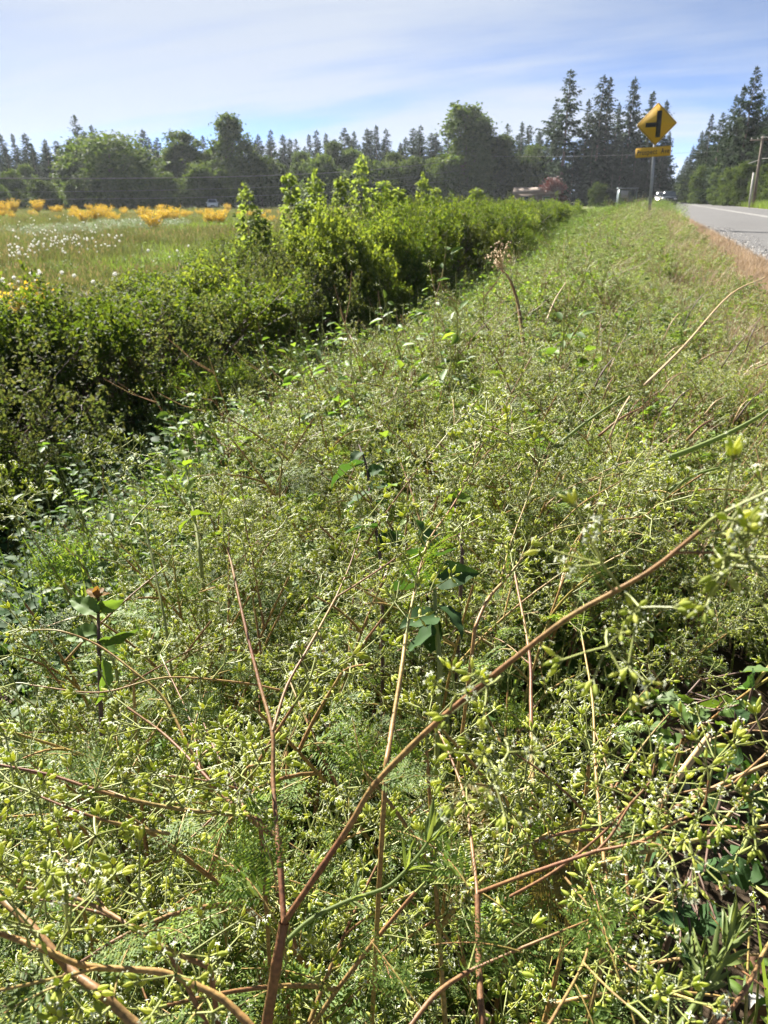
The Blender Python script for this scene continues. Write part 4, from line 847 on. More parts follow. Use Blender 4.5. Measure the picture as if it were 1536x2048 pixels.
# ------------------------------------------------------------------ foreground bur chervil: seed clusters, fronds, stems
def ring_t(prof, sides):
    n = len(prof); v = [(0, 0, prof[0][1])]; a = np.arange(sides)*2*pi/sides
    for r_, z in prof[1:-1]: v += [(r_*cos(t), r_*sin(t), z) for t in a]
    v.append((0, 0, prof[-1][1])); m = n-2; tri = [(0, 1+(j+1) % sides, 1+j) for j in range(sides)]+[(len(v)-1, 1+(m-1)*sides+j, 1+(m-1)*sides+(j+1) % sides) for j in range(sides)]
    q = [(1+i*sides+j, 1+i*sides+(j+1) % sides, 1+(i+1)*sides+(j+1) % sides, 1+(i+1)*sides+j) for i in range(m-1) for j in range(sides)]
    return np.array(v, float), [np.array(tri), np.array(q)]
FRUIT = ring_t([(0, 0), (.135, .14), (.195, .40), (.12, .70), (0, 1.0)], 6)
def umbel_mesh(seed):
    r = np.random.default_rng(seed); b = MB(); nr = int(r.integers(3, 6)); ped = r.uniform(.008, .018)
    b.tube([(0, 0, 0), (0, .0006, ped*.5), (0, 0, ped)], [.0008, .0007, .0006], 4, 2)
    for i in range(nr):
        a = i*6.283/nr+r.normal()*.25; s = r.uniform(.45, 1.0); d = np.array((cos(a)*sin(s), sin(a)*sin(s), cos(s))); L = r.uniform(.013, .027); p0 = np.array((0, 0, ped)); c = p0+d*L
        b.tube([p0, p0+d*L*.5+(0, 0, -.0006), c], [.00055, .0005, .0005], 3, 2)
        nf = int(r.integers(4, 7)); sp = r.uniform(.5, .95); fr = frames(d[None])[0]; ff = r.random() < .35
        aa = np.arange(nf)*6.283/nf+r.normal(size=nf)*.2; ss = sp*r.uniform(.55, 1.2, nf)
        dd = np.stack((np.cos(aa)*np.sin(ss), np.sin(aa)*np.sin(ss), np.cos(ss)), 1)@fr.T; pl = r.uniform(.002, .0045, nf)
        q = c+dd*pl[:, None]
        for k in range(nf): b.tube([c, q[k]], [.0004, .0005], 3, 2)
        L2 = r.uniform(.0052, .0074, nf)*(.75 if ff else 1.0); b.inst(FRUIT, frames(dd+r.normal(size=(nf, 3))*.12), q-dd*.0003, np.stack((L2*(.72 if ff else .9), L2*(.72 if ff else .9), L2), 1), 0)
        tip = q+dd*(L2*.97)[:, None]
        b.inst((FRUIT[0]*np.array((2.2, 2.2, .6)), FRUIT[1]), frames(dd), tip-dd*.0002, .0012, 1)
        if ff:
            for t in range(4):
                an = t*1.571+.4; R = frames(dd, np.full(nf, an)); b.inst(LEAF_S, R[:, :, [0, 1, 2]], tip, np.stack((np.full(nf, .0016), np.full(nf, .0019), np.full(nf, .003)), 1), 1)
    return b.mesh('seed_cluster', [M['fruit'], M['flower'], M['stem_green']])
UMB = [umbel_mesh(300+i) for i in range(8)]
def frond_mesh(seed, mat='frond', smat='stem_tan', L=.09, W=.8, curl=.25):
    r = np.random.default_rng(seed); b = MB(); n = 8; t = np.linspace(0, 1, 12); mid = np.stack((.05*L*np.sin(3*t+seed), L*t, .22*L*t-curl*L*t*t*1.6), 1); b.tube(mid, np.linspace(.0011, .0004, 12), 3, 1)
    P_, D_, S_ = [], [], []
    for i in range(n+1):
        u = .24+.74*i/n
        for s in ((-1, 1) if i < n else (0,)):
            c = np.array([np.interp(u, t, mid[:, q]) for q in range(3)]); pl = L*W*.5*(1-((u-.24)/.80)**1.1)*r.uniform(.85, 1.1)+.006
            ang = s*(1.05-.35*u)+r.normal()*.08; d = np.array((sin(ang), cos(ang), -.12+r.normal()*.12)); m = max(4, int(pl/.0036))
            for j in range(m):
                v = (j+.6)/m; q = c+d*pl*v-np.array((0, 0, .10*pl*v*v))
                for s2 in (-1, 1):
                    an2 = ang+s2*(.95-.3*v); P_.append(q); D_.append((sin(an2), cos(an2), r.normal()*.18-.05)); S_.append(max(.0034, pl*.30*(1-.65*v))*r.uniform(.8, 1.15))
            P_.append(c+d*pl*.93); D_.append(d); S_.append(.006)
    P_, D_, S_ = np.array(P_), np.array(D_), np.array(S_)
    b.inst(LEAF_S, leaf_frames(D_, r, .9), P_, np.stack((S_*.62, S_, S_), 1), 0); return b.mesh('frond', [M[mat], M[smat]])
FROND = [frond_mesh(330+i, L=(.075, .09, .11, .085)[i], curl=(.2, .35, .5, .1)[i]) for i in range(4)]
FROND_Y = frond_mesh(340, 'frond_yellow', L=.12, curl=.7)

def bez(p0, p1, p2, n):
    t = np.linspace(0, 1, n)[:, None]; return p0*(1-t)**2+2*p1*t*(1-t)+p2*t*t
def plant_variant(seed, H, smat):
    """a plant as a stem mesh plus the places of its seed clusters and fronds"""
    r = np.random.default_rng(seed); b = MB(); um, fr = [], []
    a = r.random()*6.28; p0 = np.array((0, 0, -.03)); tip = np.array((cos(a), sin(a), 0))*H*r.uniform(.12, .4)+(0, 0, H)
    main = bez(p0, np.array((0, 0, H*.5))+r.normal(size=3)*.02, tip, 14); b.tube(main, np.linspace(.0034, .0013, 14), 6)
    def frond_at(p, d, s): fr.append((p, d, s, int(r.integers(0, 4))))
    def umbels(pts, n, a0):
        for k in range(n):
            u = a0+(1-a0)*(k+r.random()*.6)/n; i = min(int(u*(len(pts)-1)), len(pts)-2); f = u*(len(pts)-1)-i; p = pts[i]*(1-f)+pts[i+1]*f
            d = rand_dirs(1, r)[0]*.9+np.array((0, 0, .55)); um.append((p, d, r.uniform(.8, 1.15), int(r.integers(0, 8))))
        e = pts[-1]-pts[-2]; um.append((pts[-1], e/np.linalg.norm(e), r.uniform(.9, 1.2), int(r.integers(0, 8))))
    nn = 6
    for k in range(nn):
        u = .18+.74*k/(nn-1); i = int(u*13); p = main[i]; a = a+2.4+r.normal()*.3; o = np.array((cos(a), sin(a), 0))
        frond_at(p, o+np.array((0, 0, .35)), (1.25-.55*u)*r.uniform(.85, 1.1))
        if k >= 1:
            a2 = a+.5+r.normal()*.3; o2 = np.array((cos(a2), sin(a2), 0)); L = H*r.uniform(.30, .52)*(1.15-.5*u); e = p+o2*L*.78+np.array((0, 0, L*r.uniform(.35, .8))); br = bez(p, p+o2*L*.3+np.array((0, 0, L*.35)), e, 8); b.tube(br, np.linspace(.0020, .0009, 8), 5)
            umbels(br, 4, .30); frond_at(br[3], o2+rand_dirs(1, r)[0]*.8, .55)
            if r.random() < .8:
                a3 = a2+r.choice((-1, 1))*.9; o3 = np.array((cos(a3), sin(a3), 0)); L3 = L*.5; q = br[4]; e3 = q+o3*L3*.8+np.array((0, 0, L3*.55)); b3 = bez(q, q+o3*L3*.3+np.array((0, 0, L3*.35)), e3, 6); b.tube(b3, np.linspace(.0013, .0007, 6), 4); umbels(b3, 3, .3)
    umbels(main, 3, .65)
    return b.mesh('stem', M[smat], True), um, fr
VAR = [plant_variant(400+i, (.46, .52, .42, .50, .38, .48)[i], ('stem_tan', 'stem_red', 'stem_tan', 'stem_red', 'stem_green', 'stem_tan')[i]) for i in range(6)]
def part_at(name, me, par, p, d, s, roll, y=False):
    R = frames(np.array([d]), np.array([roll]))[0]
    if y: R = leaf_frames(np.array([d], float), np.random.default_rng(int(abs(roll)*1e4)), .85)[0]
    o = link(name, me, par); o.matrix_local = Matrix.Translation(Vector(p)) @ Matrix(R.tolist()).to_4x4() @ Matrix.Scale(s, 4); return o
r5 = np.random.default_rng(77)
CH_L, CH_G = 'slender bur chervil gone to seed, one of the thicket filling the verge at our feet', 'bur chervil plants in the near thicket'
def bare(w):
    """the gap in the thicket over the bare soil, where the photograph shows few plants"""
    a, b_, c = project(w)
    if a > 1130 and b_ > 1330: return r5.random() < .97*float(sstep(1130, 1270, a))*float(sstep(1330, 1400, b_))
    return False
def chervil(x, y, k, s, rz, label=CH_L, group=CH_G, tilt=(0, 0)):
    me, um, fr = VAR[k]; z = float(terrain(x, y)); Rm = Euler((tilt[0], tilt[1], rz)).to_matrix(); R = np.array(Rm)
    base = np.array((x, y, z)); o = None; items = []
    for p, d, sc, q in um:
        w = base+R@(p*s)
        if np.linalg.norm(w-CAM) < .30 or bare(w): continue
        items.append(('seed_cluster', UMB[q], p, d, sc/s if s > 0 else 1, r5.random()*6.28, False))
    for p, d, sc, q in fr:
        w = base+R@(p*s)
        if np.linalg.norm(w-CAM) < .30 or bare(w): continue
        items.append(('frond', FROND[q], p, d, sc, r5.random()*6.28, True))
    o = thing('chervil_plant', label, 'plant', base, (tilt[0], tilt[1], rz), group, s); link('stem', me, o)
    for nm, m_, p, d, sc, ro, yy in items: part_at(nm, m_, o, p, d, sc, ro, yy)
    return o
# where plants stand: dense round our feet, thinning to the ditch; a bare shaded spot of soil is left open
pl = []; tries = 0
while len(pl) < 240 and tries < 20000:
    tries += 1; Yv = .10+3.1*r5.random()**1.2; Xv = r5.uniform(-1.6, .85)
    if Xv < -.50-.22*Yv: continue
    if abs(Xv) < .16 and Yv < .28: continue
    top = np.array((Xv, Yv, float(terrain(Xv, Yv))+.36)); fpx, fpy, fz = project(top)
    if fz < .12 or not (-350 < fpx < 1900) or not (700 < fpy < 2900): continue
    if fpx > 1250 and fpy > 1330: continue
    g = np.array((Xv, Yv, float(terrain(Xv, Yv)))); gx, gy, gz = project(g)
    if gz > .05 and gx > 1180 and 1500 < gy < 2300: continue
    md = .072 if Yv < 1.3 else .10
    if any((Xv-a)**2+(Yv-c)**2 < md*md for a, c, _ in pl): continue
    pl.append((Xv, Yv, fpx))
for Xv, Yv, fpx in pl:
    s = r5.uniform(.80, 1.12)*(.80 if fpx > 1250 else 1.0)
    zt = float(terrain(Xv, Yv)); s = min(s, .98*(.47-zt)/.50) if Yv < 1.0 else s
    lean = -.18 if Xv < 0 else .06
    k = int(r5.integers(0, 6)); hue = ('tan', 'rusty red', 'tan', 'rusty red', 'green', 'tan')[k]
    where = 'at our very feet' if Yv < .9 else 'on the ditch side of the near thicket' if Xv < -.35 else 'on the road side of the near thicket' if Xv > .3 else 'in the middle of the near thicket'
    chervil(Xv, Yv, k, s, r5.random()*6.28, f'{hue} stemmed seeding chervil {where}', f'{hue} stemmed bur chervil {where}', tilt=(r5.normal()*.16-.05, lean+r5.normal()*.16))

n_far = 0
while n_far < 52:
    Yv = 2.9+6.5*r5.random()**1.3; Xv = r5.uniform(-1.9, .55)
    if not open_patch(np.array([Xv]), np.array([Yv]))[0]: continue
    chervil(Xv, Yv, int(r5.integers(0, 6)), r5.uniform(.8, 1.15)*(1.0 if Xv < -.4 else .75), r5.random()*6.28, 'taller bur chervil standing out of the weeds half way along the bank', 'bur chervil plants along the bank', tilt=(r5.normal()*.12, r5.normal()*.12)); n_far += 1
# hero plants traced branch by branch: each list is (x in picture, y in picture, distance) along one stem
def smooth(pts, n=5):
    p = np.array(pts); m = len(p)
    if m < 3: return p
    out_ = []
    q = np.concatenate((2*p[:1]-p[1:2], p, 2*p[-1:]-p[-2:-1]))
    for i in range(m-1):
        a, b_, c, d = q[i], q[i+1], q[i+2], q[i+3]
        for t in np.linspace(0, 1, n, endpoint=False): out_.append(.5*((2*b_)+(-a+c)*t+(2*a-5*b_+4*c-d)*t*t+(-a+3*b_-3*c+d)*t**3))
    out_.append(p[-1]); return np.array(out_)
def hero(label, branches, umbels=(), fronds=(), mat='stem_red', auto=.0, root=True):
    """branches: (points, r0, r1); umbels: (px,py,d,scale[,toward])"""
    W_ = [smooth([P(*q) for q in pts]) for pts, _, _ in branches]
    b0 = W_[0][0]; gx, gy = b0[0]-.03, b0[1]+.02; z = float(terrain(gx, gy)); base = np.array((gx, gy, z)) if root else b0
    o = thing('chervil_plant', label, 'plant', base, (0, 0, 0), 'bur chervil plants traced in the near thicket'); b = MB()
    for i, (w, (pts, r0, r1)) in enumerate(zip(W_, branches)):
        w = w-base; rad = np.linspace(r0, r1, len(w))*(.64 if i == 0 else .52); nd = np.arange(len(w)) % 5 == 0; rad = rad*np.where(nd & (np.arange(len(w)) > 0), 1.14, 1.0)
        if i == 0 and root: ext = bez(np.array((0, 0, -.03)), np.array((0, 0, .0))*.5+(w[0]-(w[1]-w[0])*4)*.6, w[0], 6); w = np.concatenate((ext[:-1], w)); rad = np.concatenate((np.full(5, r0*.66), rad))
        b.tube(w, rad, 8)
        if auto:
            for k in range(2, len(W_[i]), 1):
                if r5.random() < auto: part_at('seed_cluster', UMB[int(r5.integers(0, 8))], o, W_[i][k]-base, rand_dirs(1, r5)[0]+np.array((0, 0, .5)), r5.uniform(.8, 1.1), r5.random()*6)
            e = W_[i][-1]-W_[i][-2]; part_at('seed_cluster', UMB[i % 8], o, W_[i][-1]-base, e, 1.1, 0)
            if r5.random() < .8: part_at('frond', FROND[i % 4], o, W_[i][len(W_[i])//3]-base, rand_dirs(1, r5)[0], .5, r5.random()*6, True)
    link('stem', b.mesh('stem', M[mat], True), o)
    for i, (px, py, d, s, tx, ty) in enumerate(umbels):
        p = P(px, py, d); t = P(tx, ty, d*.97)-p; part_at('seed_cluster', UMB[i % 8], o, p-base, t, s*(.74 if px > 1170 and py > 1350 else .95), i*1.3)
    for i, (px, py, d, s, tx, ty, yel) in enumerate(fronds):
        p = P(px, py, d); t = P(tx, ty, d)-p; part_at('frond', FROND_Y if yel else FROND[i % 4], o, p-base, t, s, i*1.1+.3, True)
    return o
hero('nearest forked chervil, its stout brown stem splitting low into two long arms', [
  ([(528,2080,.44),(553,1930,.41),(568,1845,.40)], .0042, .0036),
  ([(568,1845,.40),(557,1700,.41),(546,1560,.43),(545,1465,.44),(520,1370,.46),(490,1250,.49),(468,1150,.52),(455,1095,.54)], .0026, .0014),
  ([(545,1462,.44),(575,1370,.46),(620,1290,.48),(672,1195,.52)], .0019, .0015),
  ([(672,1195,.52),(700,1130,.54),(720,1065,.56)], .0013, .0009), ([(672,1195,.52),(760,1138,.54),(835,1085,.56)], .0013, .0009),
  ([(568,1845,.40),(640,1740,.375),(700,1650,.355),(745,1575,.34),(820,1495,.32),(890,1430,.305),(1000,1340,.285),(1130,1240,.268),(1235,1180,.258),(1310,1135,.252),(1400,1062,.246)], .0030, .0012),
  ([(1340,1105,.250),(1400,1105,.247),(1450,1105,.244)], .0010, .0007)],
  [(1400,1062,.246,.9,1440,1030), (1405,1075,.246,.75,1465,1060), (1450,1105,.244,.9,1475,1110), (1430,1100,.244,.75,1450,1130), (1240,1178,.257,.8,1205,1130), (1250,1185,.257,.8,1275,1210), (1215,1260,.258,.8,1215,1300), (985,1490,.30,.85,975,1510), (1005,1350,.285,.8,970,1375), (1010,1480,.29,.8,1020,1515), (900,1420,.30,.7,915,1385), (455,1095,.54,1,440,1060), (720,1065,.56,1,730,1040), (835,1085,.56,1,850,1060), (690,1150,.53,.9,670,1120), (790,1120,.55,.9,800,1090)],
  [(745,1580,.338,.42,715,1460,0), (735,1590,.34,.35,790,1560,0), (560,1840,.40,.5,500,1760,0), (555,1780,.40,.45,505,1650,0), (1230,1185,.258,.3,1200,1150,0)])
hero('upright tan chervil whose bent top rises above the thicket in the middle', [
  ([(772,1530,.44),(785,1450,.46),(803,1340,.48),(812,1270,.50)], .0024, .0020), ([(812,1270,.50),(830,1180,.54),(856,1085,.58),(905,1012,.63),(945,940,.68)], .0019, .0012), ([(856,1088,.58),(880,1068,.59),(905,1066,.60)], .0012, .0008), ([(945,940,.68),(975,905,.70),(1010,880,.72)], .001, .0006), ([(945,945,.68),(952,880,.71),(965,850,.74)], .001, .0006)],
  [(1010,880,.72,1.3,1020,865), (965,850,.74,1.2,970,830), (940,930,.69,1.2,900,900), (985,895,.71,1.2,1000,870), (905,1066,.6,1,930,1050), (850,1090,.58,1,830,1060)], mat='stem_tan', auto=.12)
hero('pale chervil arching sideways in two fine arms towards the road', [
  ([(950,1255,.56),(975,1200,.58),(1010,1160,.60)], .0022, .0019), ([(1010,1160,.60),(1060,1100,.62),(1110,1060,.64),(1200,1042,.64),(1280,1034,.65),(1310,1015,.66)], .0017, .0009), ([(1110,1060,.64),(1160,1010,.67),(1210,980,.70),(1245,960,.72)], .0013, .0007), ([(1000,1165,.60),(1020,1090,.66),(1050,1010,.70),(1075,940,.75)], .0014, .0008)],
  [(1310,1015,.66,1.1,1340,1000), (1245,960,.72,1.1,1260,930), (1075,940,.75,1.2,1080,900), (1290,1030,.65,1.0,1320,1050), (1230,975,.70,1.0,1260,990)], mat='stem_tan', auto=.10)
hero('chervil with glossy red stems branching over the dark soil beside the road', [
  ([(965,2060,.42),(958,1930,.43),(955,1790,.44)], .0026, .0023), ([(955,1790,.44),(945,1700,.46),(928,1590,.49),(895,1500,.52),(860,1430,.55)], .0020, .0011),
  ([(957,1785,.44),(1045,1752,.42),(1112,1729,.41),(1194,1702,.40)], .0019, .0016), ([(1194,1702,.40),(1225,1667,.40),(1260,1610,.40),(1299,1565,.40),(1310,1526,.40)], .0014, .0008), ([(1194,1702,.40),(1283,1682,.39),(1350,1645,.38),(1404,1616,.375),(1418,1560,.37)], .0014, .0008),
  ([(991,1809,.45),(1112,1741,.43),(1209,1663,.42),(1262,1605,.41)], .0016, .0009), ([(1275,1683,.39),(1320,1690,.38),(1345,1720,.37)], .0007, .0005)],
  [(1310,1526,.40,.9,1300,1500), (1299,1565,.40,.85,1350,1560), (1275,1600,.40,.9,1310,1610), (1262,1605,.41,.9,1290,1650), (1330,1650,.385,.9,1340,1620), (1418,1560,.37,.9,1415,1530), (1404,1616,.375,.9,1440,1630), (1390,1640,.37,1,1370,1680), (1350,1660,.375,1,1330,1720), (1345,1720,.37,1,1340,1780), (1370,1690,.37,.95,1390,1720), (1230,1650,.40,.8,1215,1600)],
  [(1194,1702,.40,.5,1240,1690,0), (955,1790,.44,.5,1010,1830,0), (958,1800,.44,.5,930,1760,0), (1100,1640,.6,.7,1110,1690,1)])
hero('low red chervil sprawling over the soil at the bottom of the picture', [
  ([(800,2080,.40),(870,1990,.41),(936,1943,.42)], .0018, .0017), ([(936,1943,.42),(1041,1897,.42),(1110,1868,.42),(1178,1840,.43)], .0016, .0009), ([(1092,2060,.38),(1166,1928,.41),(1180,1860,.43)], .0014, .0009), ([(1166,1925,.41),(1215,1975,.39),(1255,2010,.38)], .0011, .0007), ([(1130,1755,.46),(1190,1830,.45),(1225,1900,.44),(1275,1945,.43)], .0013, .0007)],
  [(1178,1840,.43,.9,1190,1810), (1255,2010,.38,.9,1310,1990), (1275,1945,.43,.9,1310,1930), (1275,1860,.43,.9,1290,1830), (1255,1880,.43,.9,1250,1900), (1320,1985,.38,1,1340,1990), (1190,1920,.42,.8,1200,1940)], [(1255,2000,.38,.5,1265,2080,0), (1250,1960,.40,.5,1230,1900,0)], auto=.05)
hero('thick dark red chervil stem leaning across the bottom corner of the thicket', [([(320,2100,.38),(266,2046,.38),(200,1985,.38),(137,1936,.39),(60,1850,.40),(-20,1780,.42)], .0036, .0024), ([(137,1936,.39),(60,1885,.38),(-30,1862,.37)], .0018, .0014)], [], mat='stem_red', auto=.08)
hero('golden chervil stem curving in an arch along the bottom of the thicket', [([(520,2075,.37),(488,2038,.37),(440,1995,.37),(390,1971,.37),(320,1944,.37),(172,1932,.37),(90,1900,.37),(-20,1860,.38)], .0027, .0016), ([(200,1935,.37),(120,1955,.36),(-20,1985,.35)], .0014, .0010)], [(60,1890,.37,.9,40,1850)], mat='stem_tan', auto=.10)
hero('long chervil stem sloping down from the thicket edge to the golden arch', [([(420,1935,.42),(332,1897,.42),(219,1827,.44),(130,1790,.45),(31,1772,.46)], .0021, .0012), ([(219,1827,.44),(150,1740,.47),(110,1700,.49)], .0012, .0008)], [(31,1772,.46,1,10,1750), (110,1700,.49,1,90,1670)], auto=.12)
hero('chervil with rusty arms reaching level into the sunlit edge of the thicket', [([(520,1640,.47),(476,1630,.47),(371,1620,.47),(273,1602,.47),(195,1581,.47),(100,1550,.48),(0,1530,.49)], .0021, .0011), ([(273,1602,.47),(180,1570,.49),(60,1545,.5)], .0012, .0008), ([(340,1668,.45),(234,1647,.45),(160,1625,.45),(80,1593,.46)], .0019, .0010)], [(80,1593,.46,1,60,1580)], auto=.10)
hero('leaning brown chervil crossing the lighter stems at the middle of the thicket edge', [([(560,1680,.50),(515,1650,.50),(455,1600,.51),(400,1540,.53),(330,1470,.56),(255,1415,.58)], .0022, .0012), ([(495,1640,.5),(470,1570,.52),(430,1500,.55),(405,1440,.58)], .0016, .0009), ([(400,1540,.53),(380,1440,.58),(330,1330,.64)], .0013, .0008)], [], auto=.10)
hero('chervil whose two long tan stems cross over the heart-shaped pale leaf', [([(420,1560,.60),(380,1500,.60),(330,1400,.62),(270,1345,.63),(195,1290,.65),(120,1262,.66),(60,1260,.68)], .0019, .0009), ([(560,1380,.60),(480,1365,.60),(330,1355,.60),(200,1385,.60),(60,1370,.62)], .0016, .0009)], [(60,1260,.68,1.1,40,1250)], mat='stem_tan', auto=.12)
hero('chervil with a nodding plume standing out against the shaded ditch', [([(330,1240,.95),(290,1060,1.02),(262,1048,1.04),(318,985,1.06)], .0024, .0016), ([(318,985,1.06),(290,955,1.07),(276,935,1.08)], .0013, .0011), ([(276,935,1.08),(262,915,1.08),(240,905,1.08),(215,905,1.08),(190,902,1.08)], .0010, .0007), ([(318,985,1.06),(380,1000,1.05),(420,1010,1.04)], .0012, .0008)],
  [(190,902,1.08,1.2,180,895), (215,905,1.08,1.2,205,890), (240,905,1.08,1.2,245,885), (255,912,1.08,1.2,270,895), (262,915,1.08,1.2,235,935), (270,928,1.08,1.2,240,935), (276,935,1.08,1.2,290,920)], mat='stem_green')
hero('tall chervil at the outer edge with a spray of clusters against the shaded ditch', [([(230,1330,.95),(180,1230,1.0),(100,1130,1.02),(55,1050,1.05),(20,1010,1.07),(-5,985,1.08)], .0026, .0012), ([(55,1050,1.05),(42,1020,1.06),(60,1000,1.07)], .001, .0006), ([(35,1020,1.06),(20,1010,1.06),(15,1000,1.06)], .001, .0006)], [(60,1000,1.07,1.2,65,985), (40,1018,1.06,1.2,30,1000), (-5,985,1.08,1.2,-10,975), (35,1035,1.06,1,20,1015)], [(190,1225,1.0,1,130,1240,0), (150,1190,1.0,1.0,80,1090,0), (200,1190,.98,1.0,140,1080,0)], mat='stem_green', auto=.15)
hero('broken rust red chervil stalk standing upright behind the yellowing fern-like leaf', [([(1068,1600,.66),(1063,1500,.68),(1062,1400,.72),(1058,1300,.76),(1030,1150,.84)], .0034, .0020), ([(1062,1330,.75),(1000,1280,.80),(930,1265,.82)], .0012, .0008)], [], [(1070,1590,.62,1.0,1120,1640,1), (1066,1580,.62,.9,1010,1610,1), (1075,1600,.62,.6,1090,1660,0)], auto=.04)
hero('tall pinkish chervil stem rising straight through the shade near the bramble', [([(1222,1850,.60),(1210,1740,.62),(1201,1643,.64),(1190,1520,.68),(1185,1400,.73),(1165,1280,.80)], .0026, .0014), ([(1192,1540,.67),(1230,1450,.71),(1290,1380,.74)], .0011, .0007)], [], mat='stem_tan', auto=.10)
hero('straggling chervil reaching in from the road side over the bramble leaves', [([(1400,2100,.40),(1490,1980,.42),(1530,1900,.44),(1560,1860,.45)], .0017, .0013), ([(1560,1480,.44),(1533,1507,.44),(1490,1545,.43),(1455,1573,.42),(1390,1580,.42),(1326,1594,.42)], .0013, .0007), ([(1560,1668,.42),(1480,1655,.42),(1400,1650,.42)], .0012, .0007)], [(1326,1594,.42,.9,1300,1600), (1533,1507,.44,.9,1530,1480), (1520,1560,.43,.9,1530,1590), (1480,1655,.42,.9,1500,1690), (1390,1580,.42,.8,1420,1600)], auto=.10, root=False)

# ------------------------------------------------------------------ other near plants
def leafy(name, label, cat, stem, leaves, smat, lmat, lsz, top=None, group=None, r0=.003, tmpl=LEAF_WIDE):
    """stem: traced points; leaves: (px,py,d,size factor, tip px, tip py)"""
    w = smooth([P(*q) for q in stem]); z = float(terrain(w[0][0], w[0][1])); base = np.array((w[0][0], w[0][1], z)); o = thing(name, label, cat, base, (0, 0, 0), group)
    pts = np.concatenate((np.array([(0, 0, -.02)]), w-base)); b = MB(); b.tube(pts, np.linspace(r0, r0*.5, len(pts)), 6); link('stem', b.mesh('stem', M[smat], True), o)
    for i, (px, py, d, s, tx, ty) in enumerate(leaves):
        c = P(px, py, d); t = P(tx, ty, d+.02*(-1)**i)-c; L = np.linalg.norm(t)*s; b = MB(); R = leaf_frames(np.array([t]), np.random.default_rng(i+int(px)), .6)
        v, f = tmpl; nx = 7; ny = 11; u = np.linspace(-1, 1, nx); vv = np.linspace(0, 1, ny); U, V = np.meshgrid(u, vv)
        prof = np.sin(pi*np.clip(V*.97+.03, 0, 1)**.75)**.8*(1-.25*V); wd = (.29 if tmpl is LEAF else .38)*prof*(1+.035*np.sin(V*38)*np.abs(U))
        Z = .12*np.abs(U)*prof+.035*np.sin(V*17)*np.abs(U)-.22*V**2+.05*np.sin(i+3*V)
        g = np.stack((U*wd, V, Z), 2).reshape(-1, 3)*L; idx = (np.arange(ny-1)[:, None]*nx+np.arange(nx-1)[None]).ravel()
        b.add(g@R[0].T+(c-base), [np.stack((idx, idx+1, idx+nx+1, idx+nx), 1)]); mm = lmat if not (top and i >= len(leaves)-top[1]) else top[0]
        me = b.mesh('leaf', M[mm], True); link('leaf', me, o)
        b = MB(); k = np.argmin(np.linalg.norm(w-c, axis=1)); b.tube([w[k]-base, c-base], [.0012, .0010], 4); link('leaf_stalk', b.mesh('leaf_stalk', M[smat]), o)
    return o
leafy('dogwood_seedling', 'dark-stemmed leafy sprig with orange young top leaves in the sunlit thicket edge', 'plant', [(205,1480,.85),(200,1380,.86),(197,1260,.88),(196,1185,.90)],
  [(197,1300,.87,1,262,1310),(200,1320,.86,1,215,1400),(198,1270,.88,1,120,1265),(198,1280,.87,1,275,1275),(196,1225,.88,1,135,1190),(197,1215,.89,1,245,1205),(197,1195,.89,.7,160,1165),(196,1190,.9,.55,183,1150),(197,1190,.9,.55,212,1153),(197,1195,.9,.6,228,1172)], 'stem_dark', 'herb', .05, ('orange_leaf', 4), tmpl=LEAF)
leafy('dark_leaved_sprig', 'dark-stemmed sprig with drooping blue-green leaves rising in the middle of the seed heads', 'plant', [(765,1150,1.0),(755,1080,1.05),(742,1000,1.1),(732,930,1.15),(718,890,1.18)],
  [(755,1090,1.05,1,815,1075),(752,1060,1.06,1,690,1050),(748,1010,1.09,1,785,995),(742,985,1.1,1,690,1000),(740,975,1.1,1,780,962),(735,945,1.14,1,765,935),(730,925,1.15,1,655,960),(722,905,1.17,1,700,925)], 'stem_dark', 'dark_leaf', .05)
leafy('dock_plant', 'large crinkled dark leaves of a dock crouching in the middle of the thicket', 'plant', [(880,1330,.78),(872,1240,.80),(868,1150,.84),(862,1100,.88)],
  [(870,1165,.82,1,775,1170),(872,1160,.82,1,950,1140),(868,1130,.84,1,815,1090),(868,1120,.85,1,905,1085),(866,1110,.86,1,845,1040),(876,1230,.8,1,800,1245),(876,1240,.8,1,850,1310),(876,1215,.8,1,935,1260),(874,1270,.79,1,800,1290)], 'stem_green', 'dark_leaf', .08)
leafy('broad_leaved_sprig', 'broad green leaves on a dark stem catching light near the bent tan chervil top', 'plant', [(925,1100,1.0),(915,1040,1.04),(905,990,1.08)],
  [(915,1040,1.04,1,965,1030),(912,1020,1.05,1,885,1070),(908,1000,1.07,1,945,985),(906,995,1.08,1,875,1000),(905,990,1.08,1,920,975)], 'stem_dark', 'bright_leaf', .06)
def leaf_bunch(cx, cy, d, n, sx, sy, L, seed):
    r = np.random.default_rng(seed); return [(cx+r.normal()*sx, cy+r.normal()*sy, d+r.normal()*.03, 1, 0, 0) for _ in range(n)]
def fan(cx, cy, d, n, sx, sy, Lpx, seed):
    r = np.random.default_rng(seed); o = []
    for _ in range(n):
        x, y, a = cx+r.normal()*sx, cy+r.normal()*sy, r.random()*6.28; o.append((x, y, d+r.normal()*.03, r.uniform(.8, 1.15), x+Lpx*cos(a), y+Lpx*.6*sin(a)))
    return o
leafy('bramble', 'dark toothed bramble leaves lying over the shaded soil at the road side', 'bramble', [(1330,1900,.80),(1380,1750,.74),(1430,1640,.70),(1470,1500,.70)], fan(1440,1690,.72,20,70,70,62,1)+fan(1350,1850,.76,10,50,40,60,2)+fan(1480,1540,.70,10,40,60,50,3), 'stem_dark', 'dark_leaf', .05)
